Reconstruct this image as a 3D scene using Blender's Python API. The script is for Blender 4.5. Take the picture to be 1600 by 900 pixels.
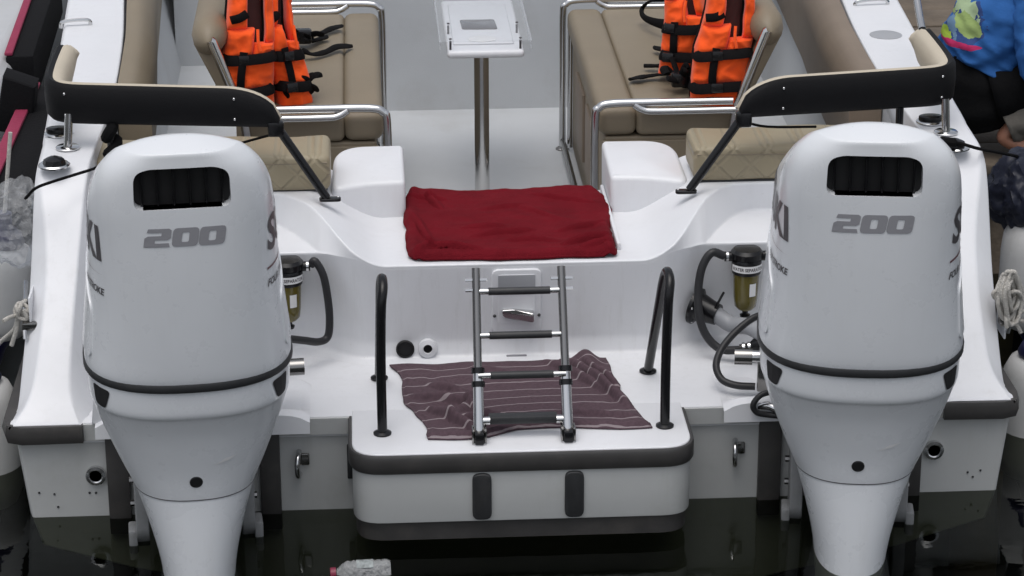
import bpy, bmesh, math, random
from mathutils import Vector, Matrix, noise
from mathutils.bvhtree import BVHTree
for o in list(bpy.data.objects): bpy.data.objects.remove(o)
S = bpy.context.scene
C = S.collection
R_ = math.radians
random.seed(7)

# ------------------------------------------------------------------ camera
FPX, PITCH, YAW, ROLL = 4000.0, R_(21.0), R_(3.4), R_(-.15)
cF = Vector((math.sin(YAW)*math.cos(PITCH), math.cos(YAW)*math.cos(PITCH), -math.sin(PITCH)))
r0 = Vector((math.cos(YAW), -math.sin(YAW), 0)); u0 = r0.cross(cF)
cR = r0*math.cos(ROLL)+u0*math.sin(ROLL); cU = -r0*math.sin(ROLL)+u0*math.cos(ROLL)
CAM = Vector((-.40249, -6.27059, 3.17508))
cd = bpy.data.cameras.new('camera'); cam = bpy.data.objects.new('camera', cd); C.objects.link(cam)
cd.sensor_width = 36; cd.lens = 36*FPX/1600; cd.clip_start = .1; cd.clip_end = 2000
m = Matrix.Identity(4)
for i in range(3): m[i][0] = cR[i]; m[i][1] = cU[i]; m[i][2] = -cF[i]; m[i][3] = CAM[i]
cam.matrix_world = m
S.camera = cam
S.render.resolution_x = 1024; S.render.resolution_y = 576

# ------------------------------------------------------------------ sky, sun, exposure (overcast)
SUN_EL, SUN_AZ = R_(75), R_(205)      # azimuth from +Y towards +X
w = bpy.data.worlds.new('World'); S.world = w; w.use_nodes = True
nt = w.node_tree; bg = nt.nodes['Background']
sky = nt.nodes.new('ShaderNodeTexSky'); sky.sky_type = 'NISHITA'; sky.sun_disc = False
sky.sun_elevation = SUN_EL; sky.sun_rotation = SUN_AZ; sky.air_density = 1.0; sky.dust_density = 4.0; sky.ozone_density = 1.0
hs = nt.nodes.new('ShaderNodeHueSaturation'); hs.inputs['Saturation'].default_value = .36
nt.links.new(sky.outputs[0], hs.inputs['Color']); nt.links.new(hs.outputs[0], bg.inputs[0]); bg.inputs[1].default_value = .157
sl = bpy.data.lights.new('sun', 'SUN'); sl.energy = .78; sl.angle = R_(60); sl.color = (1, .98, .96)
so = bpy.data.objects.new('sun', sl); C.objects.link(so)
sd = Vector((math.sin(SUN_AZ)*math.cos(SUN_EL), math.cos(SUN_AZ)*math.cos(SUN_EL), math.sin(SUN_EL)))
so.rotation_euler = sd.to_track_quat('Z', 'Y').to_euler(); so.location = sd*30
S.view_settings.view_transform = 'Standard'; S.view_settings.look = 'None'
S.view_settings.exposure = 0.0; S.view_settings.gamma = 1

# ------------------------------------------------------------------ helpers
def at(u, v, X=None, Y=None, Z=None):          # photograph point on a plane of the scene
    k = cF+cR*((u-800)/FPX)+cU*((450-v)/FPX)
    i, q = [(i, q) for i, q in enumerate((X, Y, Z)) if q is not None][0]
    return CAM+k*((q-CAM[i])/k[i])
def sm(a, b, x):
    t = max(0., min(1., (x-a)/(b-a))); return t*t*(3-2*t)
def lerp(a, b, t): return a+(b-a)*t
def interp(rows, x):
    if x <= rows[0][0]: return rows[0][1:]
    for p, q in zip(rows, rows[1:]):
        if x <= q[0]:
            t = (x-p[0])/(q[0]-p[0]); return tuple(lerp(a, b, t) for a, b in zip(p[1:], q[1:]))
    return rows[-1][1:]

def obj(name, bm, mat, parent=None, smooth=40, bevel=0, flip=False):
    bm.normal_update()
    me = bpy.data.meshes.new(name); bm.to_mesh(me); bm.free()
    for p in me.polygons: p.use_smooth = smooth > 0
    if 0 < smooth < 180: me.set_sharp_from_angle(angle=R_(smooth))
    if not isinstance(mat, (list, tuple)): mat = [mat]
    for k in mat: me.materials.append(k)
    o = bpy.data.objects.new(name, me); C.objects.link(o)
    if parent: o.parent = parent
    if bevel:
        md = o.modifiers.new('bevel', 'BEVEL'); md.width = bevel; md.segments = 3; md.limit_method = 'ANGLE'; md.angle_limit = R_(35)
        md.harden_normals = False
    return o
def thing(name, label, cat, loc=(0, 0, 0), rz=0, group=None):
    o = bpy.data.objects.new(name, None); C.objects.link(o); o.empty_display_size = .1
    o.location = loc; o.rotation_euler = (0, 0, rz); o['label'] = label; o['category'] = cat
    if group: o['group'] = group
    return o
def tag(o, label, cat, group=None):
    o['label'] = label; o['category'] = cat
    if group: o['group'] = group
    return o
def B(): return bmesh.new()
def box(bm, a, b, bev=0, seg=2, M=None):
    a = Vector(a); b = Vector(b)
    r = bmesh.ops.create_cube(bm, size=1)
    vs = r['verts']
    for v in vs: v.co = Vector((lerp(a.x, b.x, v.co.x+.5), lerp(a.y, b.y, v.co.y+.5), lerp(a.z, b.z, v.co.z+.5)))
    if bev:
        es = list({e for v in vs for e in v.link_edges})
        rr = bmesh.ops.bevel(bm, geom=es, offset=bev, segments=seg, affect='EDGES', profile=.5)
        vs = list({v for f in rr['faces'] for v in f.verts} | {v for v in vs if v.is_valid})
    if M:
        for v in vs: v.co = M @ v.co
    return bm
def catmull(pts, n=6, closed=False):
    pts = [Vector(p) for p in pts]; out = []
    N = len(pts)
    for i in range(N if closed else N-1):
        p0 = pts[(i-1) % N] if closed or i > 0 else pts[0]*2-pts[1]
        p1 = pts[i]; p2 = pts[(i+1) % N]
        p3 = pts[(i+2) % N] if closed or i+2 < N else pts[-1]*2-pts[-2]
        for k in range(n):
            t = k/n
            out.append(.5*((2*p1)+(p2-p0)*t+(2*p0-5*p1+4*p2-p3)*t*t+(3*p1-p0-3*p2+p3)*t**3))
    if not closed: out.append(pts[-1])
    return out
def tube(bm, pts, r, seg=10, closed=False, caps=True, flat=None):
    pts = [Vector(p) for p in pts]; N = len(pts)
    rings = []; prev = None
    for i, p in enumerate(pts):
        if closed: d = pts[(i+1) % N]-pts[i-1]
        else: d = pts[min(i+1, N-1)]-pts[max(i-1, 0)]
        if d.length < 1e-9: d = Vector((0, 0, 1))
        d.normalize()
        if prev is None:
            n = d.orthogonal().normalized() if flat is None else (Vector(flat)-d*d.dot(Vector(flat))).normalized()
        else:
            n = prev-d*prev.dot(d)
            n = n.normalized() if n.length > 1e-6 else d.orthogonal().normalized()
        prev = n; b = d.cross(n)
        rr = r(i/(N-1)) if callable(r) else r
        r1, r2 = rr if isinstance(rr, tuple) else (rr, rr)
        rings.append([bm.verts.new(p+n*math.cos(2*math.pi*k/seg)*r1+b*math.sin(2*math.pi*k/seg)*r2) for k in range(seg)])
    M = N if closed else N-1
    for i in range(M):
        a = rings[i]; c = rings[(i+1) % N]
        for k in range(seg): bm.faces.new((a[k], a[(k+1) % seg], c[(k+1) % seg], c[k]))
    if caps and not closed:
        bm.faces.new(rings[0][::-1]); bm.faces.new(rings[-1])
    return bm
def cyl(bm, p, q, r, seg=20, r2=None):
    p = Vector(p); q = Vector(q)
    return tube(bm, [p, q], (lambda t: lerp(r, r if r2 is None else r2, t)), seg)
def lathe(bm, prof, seg=24, M=None):          # prof: (r, z)
    rings = []
    for r, z in prof:
        if r < 1e-6: rings.append([bm.verts.new((0, 0, z))])
        else: rings.append([bm.verts.new((r*math.cos(2*math.pi*k/seg), r*math.sin(2*math.pi*k/seg), z)) for k in range(seg)])
    vs = [v for g in rings for v in g]
    for a, b in zip(rings, rings[1:]):
        for k in range(seg):
            k2 = (k+1) % seg
            if len(a) == 1 and len(b) == 1: continue
            if len(a) == 1: bm.faces.new((a[0], b[k2], b[k]))
            elif len(b) == 1: bm.faces.new((a[k], a[k2], b[0]))
            else: bm.faces.new((a[k], a[k2], b[k2], b[k]))
    if len(rings[0]) > 1: bm.faces.new(rings[0][::-1])
    if len(rings[-1]) > 1: bm.faces.new(rings[-1])
    if M:
        for v in vs: v.co = M @ v.co
    return bm
def axisM(p, d, up=None):                     # local +Z along d, origin p
    d = Vector(d).normalized()
    return Matrix.Translation(Vector(p)) @ d.to_track_quat('Z', 'Y').to_matrix().to_4x4()
def grid(bm, rows, close_u=False, uv=False):
    V = [[bm.verts.new(p) for p in r] for r in rows]
    L = bm.loops.layers.uv.new('UVMap') if uv else None
    n = len(rows[0])
    for i in range(len(rows)-1):
        for j in range(n if close_u else n-1):
            j2 = (j+1) % n
            try: f = bm.faces.new((V[i][j], V[i][j2], V[i+1][j2], V[i+1][j]))
            except ValueError: continue
            if uv:
                for l, (a, b) in zip(f.loops, ((i, j), (i, j+1), (i+1, j+1), (i+1, j))):
                    l[L].uv = (b/(n-1), a/(len(rows)-1))
    return V
def rpoly(pts, r, n=5):                       # round the corners of a closed 2-D polygon
    out = []; N = len(pts)
    for i in range(N):
        p = Vector(pts[i]); a = Vector(pts[i-1]); b = Vector(pts[(i+1) % N])
        rr = r[i] if isinstance(r, (list, tuple)) else r
        if rr <= 0: out.append(p); continue
        da = (a-p); db = (b-p); la = min(rr, da.length*.49); lb = min(rr, db.length*.49)
        p1 = p+da.normalized()*la; p2 = p+db.normalized()*lb
        for k in range(n+1):
            t = k/n; out.append(p1*(1-t)**2+p*2*t*(1-t)+p2*t*t)
    return out
def roundline(pts, r, n=4):                   # open polyline, fixed number of points per corner
    pts = [Vector(p) for p in pts]; out = [pts[0]]
    for i in range(1, len(pts)-1):
        p = pts[i]; da = pts[i-1]-p; db = pts[i+1]-p
        la = min(r, da.length*.48); lb = min(r, db.length*.48)
        p1 = p+(da.normalized()*la if da.length > 1e-6 else da); p2 = p+(db.normalized()*lb if db.length > 1e-6 else db)
        for k in range(n+1):
            t = k/n; out.append(p1*(1-t)**2+p*2*t*(1-t)+p2*t*t)
    out.append(pts[-1]); return out
def prism(bm, poly, f0, f1, bev=0, seg=3):    # poly 2-D, f0/f1 map (a,b)->3-D for both ends
    A = [bm.verts.new(f0(*p)) for p in poly]; D = [bm.verts.new(f1(*p)) for p in poly]
    N = len(poly)
    fa = bm.faces.new(A[::-1]); fb = bm.faces.new(D)
    for i in range(N): bm.faces.new((A[i], A[(i+1) % N], D[(i+1) % N], D[i]))
    bmesh.ops.recalc_face_normals(bm, faces=[f for f in bm.faces if any(v in set(A+D) for v in f.verts)])
    if bev:
        es = list(fb.edges)+list(fa.edges)
        bmesh.ops.bevel(bm, geom=es, offset=bev, segments=seg, affect='EDGES', profile=.5)
    return bm
def fix(bm): bmesh.ops.recalc_face_normals(bm, faces=bm.faces); return bm
def sphere(bm, c, r, seg=10, sc=(1, 1, 1)):
    M = Matrix.Translation(Vector(c)) @ Matrix.Diagonal((*sc, 1))
    bmesh.ops.create_uvsphere(bm, u_segments=seg, v_segments=max(6, seg*2//3), radius=r, matrix=M); return bm
def nz(p, s=1., o=0.): return noise.noise(Vector(p)*s+Vector((o, o*1.7, -o)))
def copy_tree(o, parent=None):
    c = o.copy(); C.objects.link(c); c.parent = parent
    for ch in list(o.children): copy_tree(ch, c)
    return c

# ------------------------------------------------------------------ materials
def mat(name, col, rough=.5, metal=0, spec=.5, var=0, vscale=6, bump=0, bscale=80, coat=0, dirt=None, dscale=3, damt=.0, trans=0, sheen=0, rvar=0, streak=0):
    k = bpy.data.materials.new(name); k.use_nodes = True; t = k.node_tree; b = t.nodes['Principled BSDF']
    b.inputs['Base Color'].default_value = (*col, 1); b.inputs['Roughness'].default_value = rough; b.inputs['Metallic'].default_value = metal
    b.inputs['Specular IOR Level'].default_value = spec; b.inputs['Coat Weight'].default_value = coat; b.inputs['Coat Roughness'].default_value = .12
    if sheen: b.inputs['Sheen Weight'].default_value = sheen
    if trans: b.inputs['Transmission Weight'].default_value = trans
    tc = t.nodes.new('ShaderNodeTexCoord')
    def nse(sc, det=4, ro=.6):
        n = t.nodes.new('ShaderNodeTexNoise'); n.inputs['Scale'].default_value = sc; n.inputs['Detail'].default_value = det; n.inputs['Roughness'].default_value = ro
        t.links.new(tc.outputs['Object'], n.inputs['Vector']); return n
    last = None
    if var:
        n = nse(vscale); r = t.nodes.new('ShaderNodeMapRange'); r.inputs[1].default_value = .3; r.inputs[2].default_value = .7
        r.inputs[3].default_value = 1-var; r.inputs[4].default_value = 1+var; t.links.new(n.outputs[0], r.inputs[0])
        mx = t.nodes.new('ShaderNodeMix'); mx.data_type = 'RGBA'; mx.blend_type = 'MULTIPLY'; mx.inputs[0].default_value = 1
        mx.inputs[6].default_value = (*col, 1); t.links.new(r.outputs[0], mx.inputs[7]); last = mx.outputs[2]
    if dirt:
        n = nse(dscale, 8, .7); r = t.nodes.new('ShaderNodeMapRange'); r.inputs[1].default_value = .52; r.inputs[2].default_value = .75
        r.inputs[3].default_value = 0; r.inputs[4].default_value = damt; t.links.new(n.outputs[0], r.inputs[0])
        mx = t.nodes.new('ShaderNodeMix'); mx.data_type = 'RGBA'; t.links.new(r.outputs[0], mx.inputs[0])
        if last: t.links.new(last, mx.inputs[6])
        else: mx.inputs[6].default_value = (*col, 1)
        mx.inputs[7].default_value = (*dirt, 1); last = mx.outputs[2]
    if streak:                                 # faint run-off streaks and specks
        mp = t.nodes.new('ShaderNodeMapping'); mp.inputs['Scale'].default_value = (1, 1, .10); t.links.new(tc.outputs['Object'], mp.inputs[0])
        n = nse(34, 6, .7); t.links.new(mp.outputs[0], n.inputs['Vector']); n3 = nse(2.2, 3, .5)
        r = t.nodes.new('ShaderNodeMapRange'); r.inputs[1].default_value = .50; r.inputs[2].default_value = .72; r.inputs[4].default_value = streak; t.links.new(n.outputs[0], r.inputs[0])
        r2 = t.nodes.new('ShaderNodeMapRange'); r2.inputs[1].default_value = .42; r2.inputs[2].default_value = .62; t.links.new(n3.outputs[0], r2.inputs[0])
        ml = t.nodes.new('ShaderNodeMath'); ml.operation = 'MULTIPLY'; t.links.new(r.outputs[0], ml.inputs[0]); t.links.new(r2.outputs[0], ml.inputs[1])
        n4 = nse(150, 2, .5); r4 = t.nodes.new('ShaderNodeMapRange'); r4.inputs[1].default_value = .72; r4.inputs[2].default_value = .78; r4.inputs[4].default_value = streak*1.6; t.links.new(n4.outputs[0], r4.inputs[0])
        mxm = t.nodes.new('ShaderNodeMath'); mxm.operation = 'MAXIMUM'; t.links.new(ml.outputs[0], mxm.inputs[0]); t.links.new(r4.outputs[0], mxm.inputs[1])
        mx = t.nodes.new('ShaderNodeMix'); mx.data_type = 'RGBA'; t.links.new(mxm.outputs[0], mx.inputs[0]); t.links.new(last, mx.inputs[6]); mx.inputs[7].default_value = (.30, .29, .25, 1); last = mx.outputs[2]
    if last: t.links.new(last, b.inputs['Base Color'])
    if rvar:
        n = nse(9, 6, .65); r = t.nodes.new('ShaderNodeMapRange'); r.inputs[1].default_value = .3; r.inputs[2].default_value = .7
        r.inputs[3].default_value = max(.02, rough-rvar); r.inputs[4].default_value = rough+rvar
        t.links.new(n.outputs[0], r.inputs[0]); t.links.new(r.outputs[0], b.inputs['Roughness'])
    if bump:
        n = nse(bscale, 5); bp = t.nodes.new('ShaderNodeBump'); bp.inputs['Strength'].default_value = bump; bp.inputs['Distance'].default_value = .01
        t.links.new(n.outputs[0], bp.inputs['Height']); t.links.new(bp.outputs[0], b.inputs['Normal'])
    return k
M = {}
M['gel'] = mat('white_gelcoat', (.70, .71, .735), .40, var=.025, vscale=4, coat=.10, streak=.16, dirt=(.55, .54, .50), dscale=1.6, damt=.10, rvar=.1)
M['hull_shade_gel'] = mat('hull_and_shade_gelcoat', (.46, .47, .465), .38, var=.05, vscale=3, streak=.25, dirt=(.30, .30, .27), dscale=4, damt=.35, rvar=.1)  # grey of the hull; also the painted shade of the platform sides
M['deck'] = mat('cockpit_floor_gelcoat', (.50, .52, .54), .5, var=.05, vscale=2, bump=.12, bscale=260, dirt=(.33, .32, .30), damt=.3)
M['cowl'] = mat('pearl_white_motor_paint', (.69, .71, .735), .30, var=.02, vscale=3, coat=.35, rvar=.08, streak=.10, dirt=(.5, .5, .48), dscale=5, damt=.06)
M['bracket'] = mat('grey_bracket_paint', (.22, .225, .23), .45, var=.1, vscale=20, dirt=(.12, .12, .11), damt=.6, dscale=12)
M['black'] = mat('black_rubber', (.022, .023, .025), .5, var=.2, vscale=10, dirt=(.07, .065, .06), damt=.4, dscale=8)
M['strip'] = mat('black_rub_strip', (.045, .043, .042), .42, var=.15, vscale=12, dirt=(.09, .08, .07), damt=.5, dscale=6)
M['gloss'] = mat('black_gloss_plastic', (.007, .007, .008), .25, spec=.35)
M['band'] = mat('black_vinyl_band', (.005, .005, .006), .6, spec=.18, bump=.15, bscale=220)
M['void'] = mat('dark_opening', (.006, .006, .007), .6)
M['steel'] = mat('stainless_steel', (.62, .62, .62), .16, metal=1, rvar=.06)
M['steeldk'] = mat('dull_stainless_steel', (.27, .263, .255), .2, metal=1, rvar=.02)
M['vinyl'] = mat('beige_vinyl', (.215, .175, .120), .52, var=.05, vscale=5, bump=.1, bscale=160, dirt=(.17, .14, .11), damt=.3)
M['cream'] = mat('cream_vinyl', (.52, .46, .36), .5, var=.05, bump=.1, bscale=160, dirt=(.35, .3, .22), damt=.3)
M['brownvinyl'] = mat('brown_vinyl', (.20, .155, .115), .55, var=.08, bump=.1, bscale=120)
M['orange'] = mat('orange_nylon', (1.0, .105, .010), .75, spec=.25, var=.07, vscale=14, bump=.35, bscale=45, sheen=.2)
M['web'] = mat('black_webbing', (.006, .0055, .006), .85, spec=.12, bump=.3, bscale=300)
M['maroon'] = mat('dark_maroon_lining', (.030, .008, .008), .85)
M['skin'] = mat('skin', (.36, .17, .11), .5, var=.1, vscale=12)
M['pants'] = mat('khaki_grey_cloth', (.12, .11, .095), .85, var=.1, bump=.3, bscale=60)
M['blackcloth'] = mat('black_cloth', (.006, .006, .0065), .9, spec=.1, bump=.3, bscale=50)
M['grey'] = mat('grey_lettering', (.27, .27, .29), .35)
M['greydk'] = mat('dark_grey_lettering', (.07, .065, .07), .4)
M['red_line'] = mat('maroon_lettering', (.13, .05, .055), .4)
M['amber'] = mat('amber_plastic', (.13, .105, .016), .18, trans=.15, coat=.3)
M['label'] = mat('white_label', (.75, .75, .75), .4)
M['navy'] = mat('navy_fender_vinyl', (.012, .012, .055), .35)
M['fender'] = mat('white_fender_vinyl', (.55, .55, .54), .45, var=.06, dirt=(.3, .28, .24), damt=.45, dscale=5)
M['rope'] = mat('white_rope', (.52, .50, .46), .85, var=.15, vscale=30, bump=.8, bscale=180)
M['pvc'] = mat('grey_hose', (.30, .31, .33), .45)
M['hose'] = mat('black_hose', (.022, .022, .024), .42, spec=.35)
M['magenta'] = mat('magenta_foam', (.25, .018, .06), .7, var=.1, bump=.3, bscale=90)
M['padblack'] = mat('black_foam', (.006, .006, .007), .85, spec=.15, bump=.3, bscale=90)
M['neigh'] = mat('grey_white_hull', (.46, .47, .48), .35, var=.05, dirt=(.3, .3, .28), damt=.3)
M['wood'] = mat('weathered_dock_wood', (.12, .095, .07), .8, var=.25, vscale=7, bump=.4, bscale=40)
M['darkbag'] = mat('navy_tarp', (.010, .012, .024), .42, spec=.3, bump=.15, bscale=14)
M['cap'] = mat('pink_cap', (.22, .025, .055), .4)
M['greyplate'] = mat('grey_plate', (.33, .34, .36), .45)
M['red'] = mat('red_terry', (.14, .007, .013), .95, spec=.1, var=.18, vscale=9, bump=.6, bscale=220, sheen=.0)

def stitched():                     # quilted vinyl with diagonal stitching as fine relief
    k = mat('quilted_vinyl', (.30, .255, .17), .5, var=.05, vscale=5); t = k.node_tree; b = t.nodes['Principled BSDF']
    tc = t.nodes.new('ShaderNodeTexCoord'); hs = []
    for a in (45, -45):
        mp = t.nodes.new('ShaderNodeMapping'); mp.inputs['Rotation'].default_value = (0, R_(a), 0)
        t.links.new(tc.outputs['Object'], mp.inputs['Vector'])
        wv = t.nodes.new('ShaderNodeTexWave'); wv.wave_type = 'BANDS'; wv.bands_direction = 'X'; wv.inputs['Scale'].default_value = 4.4
        t.links.new(mp.outputs[0], wv.inputs['Vector'])
        r = t.nodes.new('ShaderNodeMapRange'); r.inputs[1].default_value = 0; r.inputs[2].default_value = .12; t.links.new(wv.outputs['Fac'], r.inputs[0]); hs.append(r)
    mn = t.nodes.new('ShaderNodeMath'); mn.operation = 'MINIMUM'
    t.links.new(hs[0].outputs[0], mn.inputs[0]); t.links.new(hs[1].outputs[0], mn.inputs[1])
    bp = t.nodes.new('ShaderNodeBump'); bp.inputs['Strength'].default_value = .5; bp.inputs['Distance'].default_value = .010
    t.links.new(mn.outputs[0], bp.inputs['Height']); t.links.new(bp.outputs[0], b.inputs['Normal'])
    return k
M['quilt'] = stitched()
def striped():
    k = mat('striped_terry', (.07, .042, .050), .95); t = k.node_tree; b = t.nodes['Principled BSDF']
    uv = t.nodes.new('ShaderNodeUVMap'); n = t.nodes.new('ShaderNodeTexNoise'); n.inputs['Scale'].default_value = 7; n.inputs['Detail'].default_value = 3
    t.links.new(uv.outputs[0], n.inputs['Vector'])
    sp = t.nodes.new('ShaderNodeSeparateXYZ'); t.links.new(uv.outputs[0], sp.inputs[0])
    m1 = t.nodes.new('ShaderNodeMath'); m1.operation = 'MULTIPLY_ADD'; t.links.new(n.outputs[0], m1.inputs[0]); m1.inputs[1].default_value = .035; t.links.new(sp.outputs[1], m1.inputs[2])
    m2 = t.nodes.new('ShaderNodeMath'); m2.operation = 'MULTIPLY'; m2.inputs[1].default_value = 9.0; t.links.new(m1.outputs[0], m2.inputs[0])
    m3 = t.nodes.new('ShaderNodeMath'); m3.operation = 'FRACT'; t.links.new(m2.outputs[0], m3.inputs[0])
    m4 = t.nodes.new('ShaderNodeMath'); m4.operation = 'LESS_THAN'; m4.inputs[1].default_value = .085; t.links.new(m3.outputs[0], m4.inputs[0])
    n2 = t.nodes.new('ShaderNodeTexNoise'); n2.inputs['Scale'].default_value = 60; n2.inputs['Detail'].default_value = 3; t.links.new(uv.outputs[0], n2.inputs['Vector'])
    cr = t.nodes.new('ShaderNodeMapRange'); cr.inputs[3].default_value = .6; cr.inputs[4].default_value = 1.5; t.links.new(n2.outputs[0], cr.inputs[0])
    bs = t.nodes.new('ShaderNodeMix'); bs.data_type = 'RGBA'; bs.blend_type = 'MULTIPLY'; bs.inputs[0].default_value = 1; bs.inputs[6].default_value = (.070, .042, .053, 1); t.links.new(cr.outputs[0], bs.inputs[7])
    mx = t.nodes.new('ShaderNodeMix'); mx.data_type = 'RGBA'; t.links.new(m4.outputs[0], mx.inputs[0]); t.links.new(bs.outputs[2], mx.inputs[6]); mx.inputs[7].default_value = (.24, .20, .212, 1)
    t.links.new(mx.outputs[2], b.inputs['Base Color'])
    bp = t.nodes.new('ShaderNodeBump'); bp.inputs['Strength'].default_value = .5; bp.inputs['Distance'].default_value = .004
    t.links.new(n2.outputs[0], bp.inputs['Height']); t.links.new(bp.outputs[0], b.inputs['Normal'])
    return k
M['stripe'] = striped()
def clear(name, col, rough, fac, bump=0, bscale=30):    # thin clear sheet: mostly see-through, glossy by Fresnel
    k = bpy.data.materials.new(name); k.use_nodes = True; t = k.node_tree; t.nodes.remove(t.nodes['Principled BSDF'])
    out = t.nodes['Material Output']; tr = t.nodes.new('ShaderNodeBsdfTransparent'); tr.inputs[0].default_value = (*col, 1)
    p = t.nodes.new('ShaderNodeBsdfPrincipled'); p.inputs['Base Color'].default_value = (.7, .71, .72, 1); p.inputs['Roughness'].default_value = rough
    mx = t.nodes.new('ShaderNodeMixShader'); mx.inputs[0].default_value = fac
    t.links.new(tr.outputs[0], mx.inputs[1]); t.links.new(p.outputs[0], mx.inputs[2]); t.links.new(mx.outputs[0], out.inputs[0])
    if bump:
        n = t.nodes.new('ShaderNodeTexNoise'); n.inputs['Scale'].default_value = bscale; n.inputs['Detail'].default_value = 5
        tc = t.nodes.new('ShaderNodeTexCoord'); t.links.new(tc.outputs['Object'], n.inputs[0])
        bp = t.nodes.new('ShaderNodeBump'); bp.inputs['Strength'].default_value = bump; bp.inputs['Distance'].default_value = .02
        t.links.new(n.outputs[0], bp.inputs['Height']); t.links.new(bp.outputs[0], p.inputs['Normal'])
    return k
M['acrylic'] = clear('clear_acrylic', (.97, .975, .98), .08, .10)
M['acrylic_side'] = clear('clear_acrylic_edge', (.9, .91, .92), .1, .35)
M['bag'] = clear('clear_plastic_bag', (.93, .94, .955), .18, .20, .7, 22)
M['pet'] = clear('bottle_plastic', (.80, .86, .82), .12, .42, .8, 60)
def water():
    k = bpy.data.materials.new('harbour_water'); k.use_nodes = True; t = k.node_tree; t.nodes.remove(t.nodes['Principled BSDF'])
    out = t.nodes['Material Output']; tr = t.nodes.new('ShaderNodeBsdfTransparent'); tr.inputs[0].default_value = (.36, .38, .31, 1)
    gl = t.nodes.new('ShaderNodeBsdfGlossy'); gl.inputs['Roughness'].default_value = .03; gl.inputs[0].default_value = (.9, .93, .92, 1)
    fr = t.nodes.new('ShaderNodeFresnel'); fr.inputs[0].default_value = 1.33
    mx = t.nodes.new('ShaderNodeMixShader'); t.links.new(fr.outputs[0], mx.inputs[0]); t.links.new(tr.outputs[0], mx.inputs[1]); t.links.new(gl.outputs[0], mx.inputs[2])
    t.links.new(mx.outputs[0], out.inputs[0])
    tc = t.nodes.new('ShaderNodeTexCoord'); mp = t.nodes.new('ShaderNodeMapping'); mp.inputs['Scale'].default_value = (1, 1.6, 1); t.links.new(tc.outputs['Object'], mp.inputs[0])
    n = t.nodes.new('ShaderNodeTexNoise'); n.inputs['Scale'].default_value = 4; n.inputs['Detail'].default_value = 4; n.inputs['Roughness'].default_value = .45; t.links.new(mp.outputs[0], n.inputs[0])
    bp = t.nodes.new('ShaderNodeBump'); bp.inputs['Strength'].default_value = .08; bp.inputs['Distance'].default_value = .03; t.links.new(n.outputs[0], bp.inputs['Height'])
    t.links.new(bp.outputs[0], gl.inputs['Normal']); t.links.new(bp.outputs[0], fr.inputs['Normal'])
    return k
M['water'] = water()
M['bed'] = mat('harbour_mud', (.016, .018, .014), .9)
def shirt():
    k = mat('printed_blue_shirt', (.028, .115, .34), .85, spec=.2, var=.12, vscale=4, bump=.3, bscale=30); t = k.node_tree; b = t.nodes['Principled BSDF']
    base = b.inputs['Base Color'].links[0].from_socket
    tc = t.nodes.new('ShaderNodeTexCoord'); mp = t.nodes.new('ShaderNodeMapping'); mp.inputs['Location'].default_value = (.3, .2, .1)
    t.links.new(tc.outputs['Object'], mp.inputs[0])
    def blob(center, rad, col, sc, prev):
        n = t.nodes.new('ShaderNodeTexNoise'); n.inputs['Scale'].default_value = sc; n.inputs['Detail'].default_value = 5; t.links.new(mp.outputs[0], n.inputs[0])
        d = t.nodes.new('ShaderNodeVectorMath'); d.operation = 'SUBTRACT'; t.links.new(tc.outputs['Object'], d.inputs[0]); d.inputs[1].default_value = center
        s = t.nodes.new('ShaderNodeVectorMath'); s.operation = 'DIVIDE'; t.links.new(d.outputs[0], s.inputs[0]); s.inputs[1].default_value = rad
        ln = t.nodes.new('ShaderNodeVectorMath'); ln.operation = 'LENGTH'; t.links.new(s.outputs[0], ln.inputs[0])
        a = t.nodes.new('ShaderNodeMath'); a.operation = 'MULTIPLY_ADD'; t.links.new(n.outputs[0], a.inputs[0]); a.inputs[1].default_value = 1.5; t.links.new(ln.outputs['Value'], a.inputs[2])
        l = t.nodes.new('ShaderNodeMath'); l.operation = 'LESS_THAN'; l.inputs[1].default_value = 1.6; t.links.new(a.outputs[0], l.inputs[0])
        mx = t.nodes.new('ShaderNodeMix'); mx.data_type = 'RGBA'; t.links.new(l.outputs[0], mx.inputs[0]); t.links.new(prev, mx.inputs[6]); mx.inputs[7].default_value = (*col, 1)
        return mx.outputs[2]
    p = base
    O = Vector((1.80, 2.25, .40))
    def L(px, py): q = at(px, py, Y=2.08)-O; return (q.x, q.y, q.z)
    p = blob(L(1488, 40), (.13, .3, .13), (.035, .065, .19), 7, p)
    p = blob(L(1500, 30), (.02, .3, .10), (.12, .20, .30), 25, p)
    p = blob(L(1522, 28), (.030, .3, .075), (.36, .46, .28), 22, p)
    p = blob(L(1520, 47), (.045, .3, .045), (.27, .36, .13), 14, p)
    p = blob(L(1481, 70), (.050, .3, .040), (.30, .42, .05), 16, p)
    p = blob(L(1508, 77), (.095, .3, .016), (.48, .03, .12), 5, p)
    t.links.new(p, b.inputs['Base Color']); return k
M['shirt'] = shirt()

# ------------------------------------------------------------------ setting
b = B(); grid(b, [[(-300, -300, 0), (300, -300, 0)], [(-300, 300, 0), (300, 300, 0)]]); o = obj('water', b, M['water']); o['kind'] = 'structure'
b = B(); grid(b, [[(-300, -300, -1.6), (300, -300, -1.6)], [(-300, 300, -1.6), (300, 300, -1.6)]]); o = obj('seabed', b, M['bed']); o['kind'] = 'structure'

# unseen concrete block behind the camera, added to shade the low hull and water
b = B(); box(b, (-60, -14, -1.7), (60, -4.6, 1.10), .03); o = obj('shade_quay', b, mat('shade_quay_concrete', (.20, .195, .185), .9, var=.2, vscale=2, bump=.3, bscale=12)); o['kind'] = 'structure'

# ------------------------------------------------------------------ the speedboat
boat = thing('speedboat', 'white speedboat seen from its stern with swim platform and open cockpit', 'boat')
DX = .015
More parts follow.
